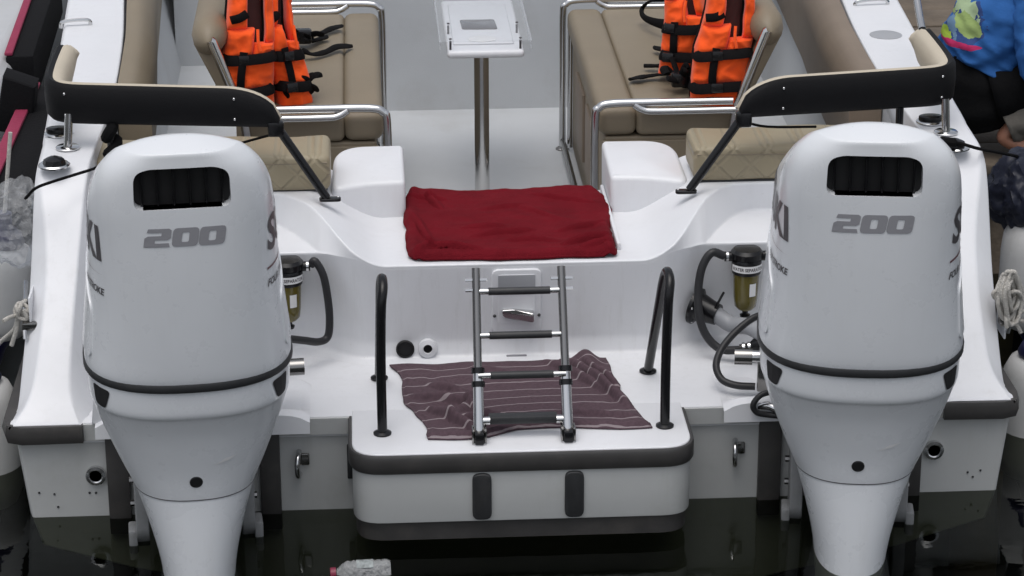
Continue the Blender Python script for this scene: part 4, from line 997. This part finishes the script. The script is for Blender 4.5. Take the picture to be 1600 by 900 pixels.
# ------------------------------------------------------------------ fuel filters, hoses, rigging tube
def fuel_filter(x, lab):
    t = thing('fuel_filter', lab, 'fuel filter', (x, .70, .40), 0, 'fuel filters under the side decks'); t.scale = (.88, .88, .92); t.location.z += .012
    b = B(); lathe(b, [(.048, .125), (.050, .135), (.050, .165), (.046, .172), (.052, .176), (.054, .195), (.045, .205), (0, .207)], 28); hd = obj('filter_head', b, M['gloss'], t)
    b = B(); lathe(b, [(0, -.0), (.025, .0), (.036, .012), (.040, .04), (.044, .125), (0, .126)], 28); obj('filter_bowl', b, M['amber'], t)
    b = B(); lathe(b, [(.016, -.028), (.018, -.020), (.010, -.016), (.010, .002), (0, .003)], 16); obj('drain_plug', b, M['gloss'], t)
    b = B(); rows = []
    for z in (.137, .160): rows.append([(.0512*math.sin(a), -.0512*math.cos(a), z) for a in [R_(lerp(-75, 75, k/20)) for k in range(21)]])
    grid(b, rows); lb = obj('white_label', b, M['label'], hd, smooth=60)
    rows = []; f = text_bm('WATER SEPARATOR', .015, .0004)
    L = max(v.co.x for v in f.verts)
    for v in f.verts:
        a = (v.co.x-L/2)/.0516; v.co = Vector((.0516*math.sin(a*.9), -.0516*math.cos(a*.9), .143+v.co.y))
    obj('label_lettering', f, M['greydk'], lb, smooth=0)
    b = B(); rows = []
    for z in (.055, .098): rows.append([(.0440*math.sin(a)*(.98 if z < .06 else 1.0), -.0440*math.cos(a)*(.98 if z < .06 else 1.0), z) for a in [R_(lerp(8, 40, k/6)) for k in range(7)]])
    grid(b, rows); obj('bowl_sticker', b, M['label'], t, smooth=60)
    for s in (-1, 1):
        b = B(); cyl(b, (s*.045, 0, .180), (s*.075, 0, .180), .016, 14); n = obj('port_nut', b, M['gloss'], hd)
        b = B(); cyl(b, (s*.062, 0, .180), (s*.070, 0, .180), .0175, 14); obj('hose_clamp', b, M['steel'], n)
    b = B(); box(b, (-.03, .04, .15), (.03, .08, .20), .004); obj('wall_bracket', b, M['gloss'], hd)
    return t
fuel_filter(-.640, 'black and amber fuel filter on the bulkhead beside the left motor')
fuel_filter(.700, 'black and amber fuel filter on the bulkhead beside the right motor')
def hose(name, lab, pts, r, mt='hose', cat='hose'):
    b = B(); tube(b, catmull(pts, 8), r, 12); return tag(obj(name, b, M[mt], smooth=70), lab, cat)
hose('fuel_hose', 'black hose curving down from the left fuel filter', [(-.572, .70, .580), at(492, 408, Y=.695), at(505, 430, Y=.685), at(512, 465, Y=.675), at(515, 500, Y=.665), at(512, 526, Y=.66), at(498, 534, Y=.64), at(475, 532, Y=.60), at(440, 528, Y=.55)], .0115)
hose('fuel_hose', 'black hose looping down from the right fuel filter to the deck', [(.632, .70, .580), at(1112, 395, Y=.69), at(1097, 418, Y=.68), at(1091, 455, Y=.665), at(1093, 495, Y=.64), at(1104, 525, Y=.62), at(1125, 545, Y=.60), at(1150, 547, Y=.58), at(1175, 545, Y=.56)], .0125)
hose('control_hose', 'thin black hose bending down to the right steering ram', [at(1195, 490, Y=.50), at(1172, 500, Y=.48), at(1145, 523, Y=.45), at(1126, 548, Y=.42), at(1119, 572, Y=.39), at(1128, 593, Y=.36), at(1150, 602, Y=.34), at(1180, 604, Y=.33)], .0105)
hose('control_hose', 'black cable loop hanging under the right steering ram', [at(1205, 612, Y=.24), at(1188, 618, Y=.235), at(1177, 632, Y=.23), at(1182, 644, Y=.23), at(1200, 648, Y=.23), at(1222, 650, Y=.22)], .0085)
t = thing('rigging_boot', 'black flanged boot with grey rigging hose beside the right fuel filter', 'rigging boot', at(1088, 478, Y=.73))
O = Vector(t.location); d = Vector((.80, -.52, -.20)).normalized()
b = B(); lathe(b, [(.056, -.006), (.056, .004), (.044, .010), (.036, .045), (.032, .072), (0, .072)], 24, axisM((0, 0, 0), d)); bt = obj('boot', b, M['gloss'], t)
for k in range(5):
    a = 2*math.pi*k/5+.4; Mx = axisM((0, 0, 0), d); b = B(); sphere(b, Mx @ Vector((.049*math.cos(a), .049*math.sin(a), .006)), .004, 8); obj('boot_screw', b, M['steel'], bt)
b = B(); tube(b, catmull([d*.065, d*.12+Vector((0, 0, -.012)), at(1175, 512, Y=.60)-O, at(1215, 540, Y=.50)-O], 6), .0245, 18); obj('rigging_hose', b, M['pvc'], t, smooth=70)
b = B(); tube(b, [d*.06+Vector((0, -.02, .025)), d*.085+Vector((0, -.025, .085))], .004, 8); obj('cable_tie', b, M['gloss'], t)
t = thing('primer_coupling', 'black rubber coupling with steel clamps at the right motor', 'coupling', at(1172, 542, Y=.56))
b = B(); lathe(b, [(.012, -.03), (.013, .0), (.022, .012), (.032, .05), (.030, .075), (0, .078)], 18, axisM((0, 0, 0), (1, -.1, .18))); cp = obj('rubber_boot', b, M['gloss'], t)
for k in (-.022, -.006):
    b = B(); lathe(b, [(.0135, k), (.016, k), (.016, k+.008), (.0135, k+.008)], 16, axisM((0, 0, 0), (1, -.1, .18))); obj('clamp_ring', b, M['steel'], t)
b = B(); tube(b, catmull([at(1180, 636, Y=.26), at(1200, 634, Y=.24), at(1215, 640, Y=.22)], 4), .012, 10); tag(obj('ram_end_fitting', b, M['steel']), 'small chrome fitting below the right steering ram', 'fitting')

# ------------------------------------------------------------------ fenders, ropes, bags, bottle
def fender(p, r, h, lab, cap=True, tilt=(0, 0)):
    t = thing('fender', lab, 'fender', p, 0, 'white fenders with navy ends'); t.rotation_euler = (R_(tilt[0]), R_(tilt[1]), 0)
    b = B(); lathe(b, [(r*.45, 0), (r*.8, .02), (r*.97, .06), (r, .10), (r, h-.10), (r*.96, h-.05), (r*.80, h-.012), (r*.55, h)], 28); obj('fender_body', b, M['fender'], t, smooth=60)
    b = B(); lathe(b, [(r*.56, h-.002), (r*.62, h+.012), (r*.5, h+.04), (r*.24, h+.06), (r*.2, h+.10), (0, h+.10)], 24); obj('fender_end', b, M['navy'], t, smooth=60)
    b = B(); lathe(b, [(0, -.09), (r*.2, -.09), (r*.3, -.04), (r*.5, .002)], 24); obj('fender_end', b, M['navy'], t, smooth=60)
    b = B(); tube(b, [(0, 0, h+.09), (0, 0, h+.35)], .006, 8); obj('fender_line', b, M['rope'], t)
    return t
fender((1.60, .72, -.17), .11, .40, 'white fender with navy end hanging low beside the right quarter')
fender((1.655, .98, .21), .125, .36, 'big off-white fender hanging behind the right rope coil')
fender((-1.545, .66, -.14), .11, .40, 'white fender with navy end beside the left quarter')
fender((-1.535, .98, .27), .105, .30, 'off-white fender under the plastic bag at the left gunwale', tilt=(0, 8))
def blob(name, lab, cat, c, rad, mt, seed, amp=.3, smooth=60, fr=2.2, hi=.2):
    b = B(); bmesh.ops.create_icosphere(b, subdivisions=5, radius=1)
    for v in b.verts:
        d = v.co.normalized(); q = 1+amp*(nz(d, fr, seed)+.3*(1-abs(nz(d, fr*2.3, seed+4))*2)+hi*(1-abs(nz(d, fr*4.7, seed+7))*2)+hi*.25*(1-abs(nz(d, fr*10, seed+9))*2))
        v.co = Vector((d.x*rad[0]*q, d.y*rad[1]*q, d.z*rad[2]*q))
    o = obj(name, b, mt, smooth=smooth); o.location = c; return tag(o, lab, cat)
blob('plastic_bag', 'crumpled clear plastic bag hung over the left gunwale', 'plastic bag', at(14, 350, Y=.84), (.105, .10, .10), M['bag'], 3, .5, 30, fr=1.6, hi=.16)
blob('tarp_bundle', 'dark navy tarp bundle outside the right gunwale', 'tarp', at(1590, 300, Y=1.05)+Vector((.03, 0, 0)), (.115, .14, .12), M['darkbag'], 8, .32, hi=.05)
# rope made fast on the left cleat
t = thing('mooring_rope', 'white mooring rope hitched on the left quarter cleat', 'rope', at(34, 490, Y=.56))
O = Vector(t.location)
def rp(px, py, Y): return at(px, py, Y=Y)-O
for pts in ([rp(40, 470, .62), rp(26, 480, .55), rp(36, 492, .54), rp(44, 482, .55), rp(30, 474, .56), rp(24, 490, .55), rp(40, 500, .54), rp(44, 490, .56)],
            [rp(38, 472, .6), rp(32, 478, .53), rp(28, 495, .53), rp(42, 498, .53), rp(36, 484, .53)],
            [rp(30, 492, .55), rp(15, 496, .52), rp(5, 502, .5)], [rp(28, 496, .55), rp(22, 515, .55), rp(0, 535, .58), rp(-20, 560, .6)], [rp(30, 498, .55), rp(26, 515, .54), rp(18, 540, .54)]):
    b = B(); tube(b, catmull(pts, 7), .0065, 8); obj('rope_strand', b, M['rope'], t, smooth=70)
# coil of rope on the right cleat
t = thing('rope_coil', 'tangled coil of white rope hanging on the right quarter cleat', 'rope', at(1578, 470, Y=.55))
O = Vector(t.location); rnd = random.Random(5)
for k in range(13):
    cxp = 1577+rnd.uniform(-9, 9); wd = rnd.uniform(6, 14); top = rnd.uniform(424, 440); bot = rnd.uniform(480, 508); Yk = .50+rnd.uniform(-.03, .03)
    pts = [rp(cxp-wd*.4, top+8, Yk), rp(cxp-wd, (top+bot)/2+rnd.uniform(-8, 8), Yk-.02), rp(cxp-wd*.5, bot-3, Yk-.01), rp(cxp+rnd.uniform(-3, 3), bot, Yk), rp(cxp+wd*.6, bot-6, Yk), rp(cxp+wd, (top+bot)/2+rnd.uniform(-8, 8), Yk+.02), rp(cxp+wd*.4, top+6, Yk), rp(cxp, top, Yk)]
    b = B(); tube(b, catmull(pts, 5, True), .0062, 8, closed=True); obj('rope_loop', b, M['rope'], t, smooth=70)
for pts in ([rp(1560, 452, .5), rp(1552, 458, .5), rp(1556, 466, .5), rp(1568, 460, .48), rp(1590, 456, .47), rp(1597, 470, .5)], [rp(1572, 488, .47), rp(1572, 500, .46), rp(1573, 512, .46)], [rp(1582, 500, .5), rp(1590, 510, .5), rp(1595, 520, .5)],
            [rp(1590, 490, .5), rp(1602, 486, .5), rp(1612, 494, .5), rp(1600, 502, .5), rp(1588, 498, .5)]):
    b = B(); tube(b, catmull(pts, 6), .0062, 8); obj('rope_tail', b, M['rope'], t, smooth=70)
# floating bottle
t = thing('floating_bottle', 'scuffed clear plastic bottle with pink cap floating on the water', 'bottle', at(572, 893, Z=.0)); t.rotation_euler = (0, R_(90), R_(3)); t.scale = (1, 1, .86)
b = B(); pr = [(0, -.078), (.028, -.076), (.032, -.066)]
for k in range(12): pr.append((.032-(.0025 if k % 2 else 0)-.002*(k == 6), -.058+.0095*k))
pr += [(.031, .058), (.024, .074), (.014, .086), (.012, .092)]
lathe(b, [(r, -z) for r, z in pr][::-1], 28)
for v in b.verts: v.co += Vector((1, .6, 0))*.004*nz(v.co, 40, 3)
obj('bottle_body', b, M['pet'], t, smooth=50)
b = B(); rows = []
for z in (-.03, .022): rows.append([(.0325*math.cos(a), .0325*math.sin(a), z) for a in [2*math.pi*k/24 for k in range(16)]])
grid(b, rows); obj('faded_label', b, mat('faded_label_paper', (.30, .33, .33), .6, var=.4, vscale=60), t, smooth=60)
b = B(); lathe(b, [(0, -.112), (.015, -.112), (.016, -.108), (.016, -.094), (0, -.094)], 18); obj('bottle_cap', b, M['cap'], t)

# ------------------------------------------------------------------ neighbours: boat on the left, dock on the right
t = thing('moored_boat', 'grey white hull of a boat moored along the left side', 'boat', (-2.4, 4.2, 0))
b = B(); rows = []
for Y, f in ((-3.0, .55), (-2.85, .66), (-2.2, .70), (-1.0, .72), (1, .74), (4, .70)):
    pr = [(-.9, .62), (f-.05, .62), (f, .58), (f-.005, .40), (f-.07, .1), (f-.16, -.2), (-.9, -.3)]
    rows.append([(x, Y, z) for x, z in pr])
V = grid(b, rows); b.faces.new(V[0]); b.faces.new(V[-1]); fix(b); obj('hull', b, M['neigh'], t, smooth=35, bevel=.02)
b = B(); box(b, (.60, -2.9, .30), (.735, -2.2, .40), .02); obj('hull_band', b, M['padblack'], t)
def pad(lab, p0, p1, w, h, mt1='padblack'):
    t = thing('foam_pad', lab, 'foam pad', p0, 0, 'black foam pads with magenta tops by the left boat')
    d = (p1-p0); L = d.length; t.rotation_euler = (math.asin(max(-1, min(1, d.z/L))), 0, math.atan2(-d.x, d.y))
    b = B(); box(b, (-w/2, 0, -h), (w/2, L, 0), .008); obj('foam_block', b, M['padblack'], t)
    b = B(); box(b, (-w/2-.004, .004, .001), (-w*.24, L-.004, .014), .004); obj('top_strip', b, M['magenta'], t)
    return t
pad('black foam pad with magenta top at the upper left corner', at(30, 88, Z=.62), at(75, -45, Z=.62), .10, .18)
pad('large black foam pad with magenta top beside the left backrest rail', at(8, 300, Z=.66), at(80, 133, Z=.66), .15, .22)
b = B(); prism(b, [(-.06, 0), (.06, -.02), (.085, .15), (-.02, .19)], lambda x, z: Vector((x, 0, z)), lambda x, z: Vector((x, .12, z)), .01); fix(b)
o = obj('black_flap', b, M['padblack'], smooth=30); o.location = at(20, 205, Y=2.0); tag(o, 'black rubber flap on the left neighbour hull edge', 'flap')
# right: low timber dock with planks
t = thing('dock', 'brown weathered timber dock beyond the right gunwale', 'dock', (2.9, 4.3, .0))
b = B(); box(b, (-1.25, -2.3, .22), (2.5, 4.0, .36), .01); obj('dock_frame', b, M['padblack'], t)
pk = None
for k in range(24):
    y0 = -2.28+k*.26
    if pk is None:
        b = B(); box(b, (-1.27, 0, .362), (2.5, .25, .40), .006); pk = obj('plank', b, M['wood'], t); pk.location = (0, y0, 0)
    else:
        c = pk.copy(); C.objects.link(c); c.parent = t; c.location = (random.uniform(-.01, .01), y0, random.uniform(-.003, .003))
for x in (-1.1, 2.3):
    for y in (-2.2, 0.8):
        b = B(); cyl(b, (x, y, -1.6), (x, y, .22), .09, 14); obj('pile', b, M['wood'], t)
# steel rail by the right backrest end
b = B(); tube(b, catmull([at(1441, 46, Y=1.50), at(1436, 20, Y=1.58), at(1428, -30, Y=1.72), at(1424, -60, Y=1.8)], 4), .0115, 12); tag(obj('grab_pole', b, M['steel']), 'slim stainless pole rising at the end of the right backrest', 'pole')

# ------------------------------------------------------------------ person squatting on the dock
def skin_mesh(name, verts, edges, root, mt, parent, sub=2, ang=180):
    me = bpy.data.meshes.new(name); me.from_pydata([v[0] for v in verts], edges, []); me.update()
    o = bpy.data.objects.new(name, me); C.objects.link(o)
    md = o.modifiers.new('skin', 'SKIN'); md.use_smooth_shade = True; md.branch_smoothing = .6
    for i, v in enumerate(verts):
        r = v[1]; me.skin_vertices[0].data[i].radius = r if isinstance(r, tuple) else (r, r); me.skin_vertices[0].data[i].use_root = (i == root)
    sb = o.modifiers.new('sub', 'SUBSURF'); sb.levels = sub; sb.render_levels = sub
    bpy.context.view_layer.update()
    dg = bpy.context.evaluated_depsgraph_get(); nm = bpy.data.meshes.new_from_object(o.evaluated_get(dg))
    bpy.data.objects.remove(o); o = bpy.data.objects.new(name, nm); C.objects.link(o)
    for p in nm.polygons: p.use_smooth = True
    nm.materials.clear(); nm.materials.append(mt); o.parent = parent; return o
pr = thing('person', 'person in a bright blue printed shirt squatting on the dock', 'person', (1.80, 2.25, .40))
J = dict(pel=(-.05, 0, .21), wst=(-.035, .0, .33), chs=(.02, 0, .48), nb=(.11, 0, .64), nk=(.17, 0, .71), hd=(.23, 0, .78), ht=(.28, 0, .90),
         hl=(.0, -.10, .21), kl=(.36, -.17, .38), al=(-.01, -.16, .075), tl=(.14, -.18, .035), hr=(.0, .10, .21), kr=(.36, .17, .40), ar=(.12, .15, .08), tr=(.28, .17, .035),
         sl=(.09, -.16, .58), el=(.09, -.27, .35), wl=(.30, -.26, .27), sr=(.14, .17, .58), er=(.30, .24, .40), wr=(.46, .16, .28))
names = list(J); ix = {n: i for i, n in enumerate(names)}
rad = dict(pel=(.10, .12), wst=(.10, .12), chs=(.11, .14), nb=(.075, .09), nk=.05, hd=(.08, .073), ht=(.06, .06), hl=.075, kl=.055, al=.038, tl=(.038, .026), hr=.075, kr=.055, ar=.038, tr=(.038, .026),
           sl=.052, el=.038, wl=.028, sr=.052, er=.038, wr=.028)
E_ = [('pel', 'wst'), ('wst', 'chs'), ('chs', 'nb'), ('nb', 'nk'), ('nk', 'hd'), ('hd', 'ht'), ('pel', 'hl'), ('hl', 'kl'), ('kl', 'al'), ('al', 'tl'), ('pel', 'hr'), ('hr', 'kr'), ('kr', 'ar'), ('ar', 'tr'), ('nb', 'sl'), ('sl', 'el'), ('el', 'wl'), ('nb', 'sr'), ('sr', 'er'), ('er', 'wr')]
verts = [(J[n], rad[n]) for n in names]; edges = [(ix[a], ix[c]) for a, c in E_]
for sd_, wn in ((-1, 'wl'), (1, 'wr')):       # hands: palm, four curled fingers and a thumb
    w0 = Vector(J[wn]); pm = w0+Vector((.06, 0, -.02)); verts.append((tuple(pm), (.033, .017))); ip = len(verts)-1; edges.append((ix[wn], ip))
    for k in range(4):
        o_ = (k-1.5)*.019; base = pm+Vector((.035, o_, -.01)); l = (.055, .065, .06, .045)[k]
        verts.append((tuple(base), .0095)); i1 = len(verts)-1; verts.append((tuple(base+Vector((l*.6, 0, -.02))), .0085)); verts.append((tuple(base+Vector((l*.75, 0, -.05))), .007))
        edges += [(ip, i1), (i1, i1+1), (i1+1, i1+2)]
    tb = pm+Vector((-.01, -sd_*.035, -.005)); verts.append((tuple(tb), .011)); i1 = len(verts)-1; verts.append((tuple(tb+Vector((.035, -sd_*.012, -.02))), .009)); edges += [(ip, i1), (i1, i1+1)]
skin_mesh('body', verts, edges, 0, M['skin'], pr, 2)
def garment(name, pts, mt, fold=.010, seed=1, open_end=True, fs=9., rib=0, ring_n=40):   # loft of (centre, rx, ry) sections with folds
    b = B(); C_ = catmull([p[0] for p in pts], 7); n = len(C_); rows = []; prevn = None
    for i, c in enumerate(C_):
        t_ = i/(n-1)*(len(pts)-1); k = min(int(t_), len(pts)-2); f = t_-k; f = f*f*(3-2*f)
        r1 = lerp(pts[k][1], pts[k+1][1], f); r2 = lerp(pts[k][2], pts[k+1][2], f)
        d = (C_[min(i+1, n-1)]-C_[max(i-1, 0)]).normalized()
        yv = Vector((0, 1, 0)); nx = yv.cross(d).normalized(); ny = d.cross(nx).normalized()
        row = []
        for q in range(ring_n):
            a = 2*math.pi*q/ring_n; p = c+nx*math.cos(a)*r1+ny*math.sin(a)*r2
            fo = fold*(nz((p.x*fs*.7+p.z*fs*.8, p.y*fs, p.z*fs*1.5-p.x*fs), 1, seed)+.8*(.35-abs(nz((p.x*fs*1.2, p.y*fs*1.1, p.z*fs*2.2+p.x*fs), 1, seed+5))*1.6))
            row.append(p+(nx*math.cos(a)+ny*math.sin(a))*fo)
        rows.append(row)
    V = grid(b, rows, close_u=True)
    if not open_end: b.faces.new(V[0]); b.faces.new(V[-1])
    fix(b); o = obj(name, b, mt, pr, smooth=180)
    md = o.modifiers.new('t', 'SOLIDIFY'); md.thickness = .004; md.offset = -1
    return o
garment('shirt', [(Vector((-.065, 0, .305)), .152, .180), (Vector((-.048, 0, .345)), .156, .184), (Vector((-.01, 0, .41)), .158, .190), (Vector((.03, 0, .50)), .150, .200), (Vector((.09, 0, .60)), .118, .185), (Vector((.15, 0, .675)), .068, .09)], M['shirt'], .024, 4, fs=11., ring_n=72)
garment('sleeve', [(Vector((.075, -.12, .60)), .075, .08), (Vector((.085, -.175, .54)), .088, .088), (Vector((.09, -.225, .45)), .084, .084), (Vector((.095, -.262, .365)), .078, .078), (Vector((.15, -.265, .325)), .066, .068), (Vector((.21, -.262, .305)), .055, .056)], M['shirt'], .014, 9, fs=13)
garment('sleeve', [(Vector((.115, .13, .60)), .075, .08), (Vector((.16, .18, .54)), .085, .085), (Vector((.24, .215, .46)), .078, .080), (Vector((.30, .24, .40)), .070, .072), (Vector((.36, .22, .36)), .058, .06)], M['shirt'], .014, 12, fs=13)
garment('shorts', [(Vector((-.06, 0, .335)), .13, .15), (Vector((-.07, 0, .26)), .150, .178), (Vector((-.055, 0, .18)), .165, .195), (Vector((-.03, 0, .11)), .13, .17), (Vector((-.02, 0, .075)), .05, .08)], M['blackcloth'], .008, 6)
for q, hk, kk, ak in ((-1, 'hl', 'kl', 'al'), (1, 'hr', 'kr', 'ar')):
    h, k, a_ = Vector(J[hk]), Vector(J[kk]), Vector(J[ak])
    garment('shorts_leg', [(h+Vector((-.03, 0, .01)), .112, .118), (h.lerp(k, .4), .108, .106), (h.lerp(k, .75)+Vector((0, 0, .0)), .098, .095)], M['blackcloth'], .010, 15+q, fs=12)
    garment('trouser_leg', [(h.lerp(k, .70), .086, .084), (k+Vector((-.04, 0, .01)), .086, .084), (k+Vector((.02, 0, -.03)), .078, .080), (k.lerp(a_, .35)+Vector((.02, 0, -.01)), .088, .084), (k.lerp(a_, .75), .074, .074), (a_+Vector((.02, 0, .04)), .064, .066)], M['pants'], .010, 25+q, fs=12)
b = B(); sphere(b, (.245, 0, .86), .096, 16, (1.05, .95, .95))
for v in b.verts: v.co += v.co*.02*nz(v.co, 30, 1)
obj('hair', b, M['blackcloth'], pr, smooth=180)
for q in (-1, 1):
    b = B(); sphere(b, (.315, q*.033, .835), .011, 8); obj('eye', b, M['label'], pr, smooth=180)
    b = B(); sphere(b, (.245, q*.082, .825), .02, 8, (.8, .5, 1.2)); obj('ear', b, M['skin'], pr, smooth=180)
b = B(); sphere(b, (.332, 0, .812), .016, 8, (1, .8, 1.3)); obj('nose', b, M['skin'], pr, smooth=180)
b = B(); sphere(b, (.322, 0, .775), .016, 8, (.6, 1.4, .4)); obj('mouth', b, M['red_line'], pr, smooth=180)
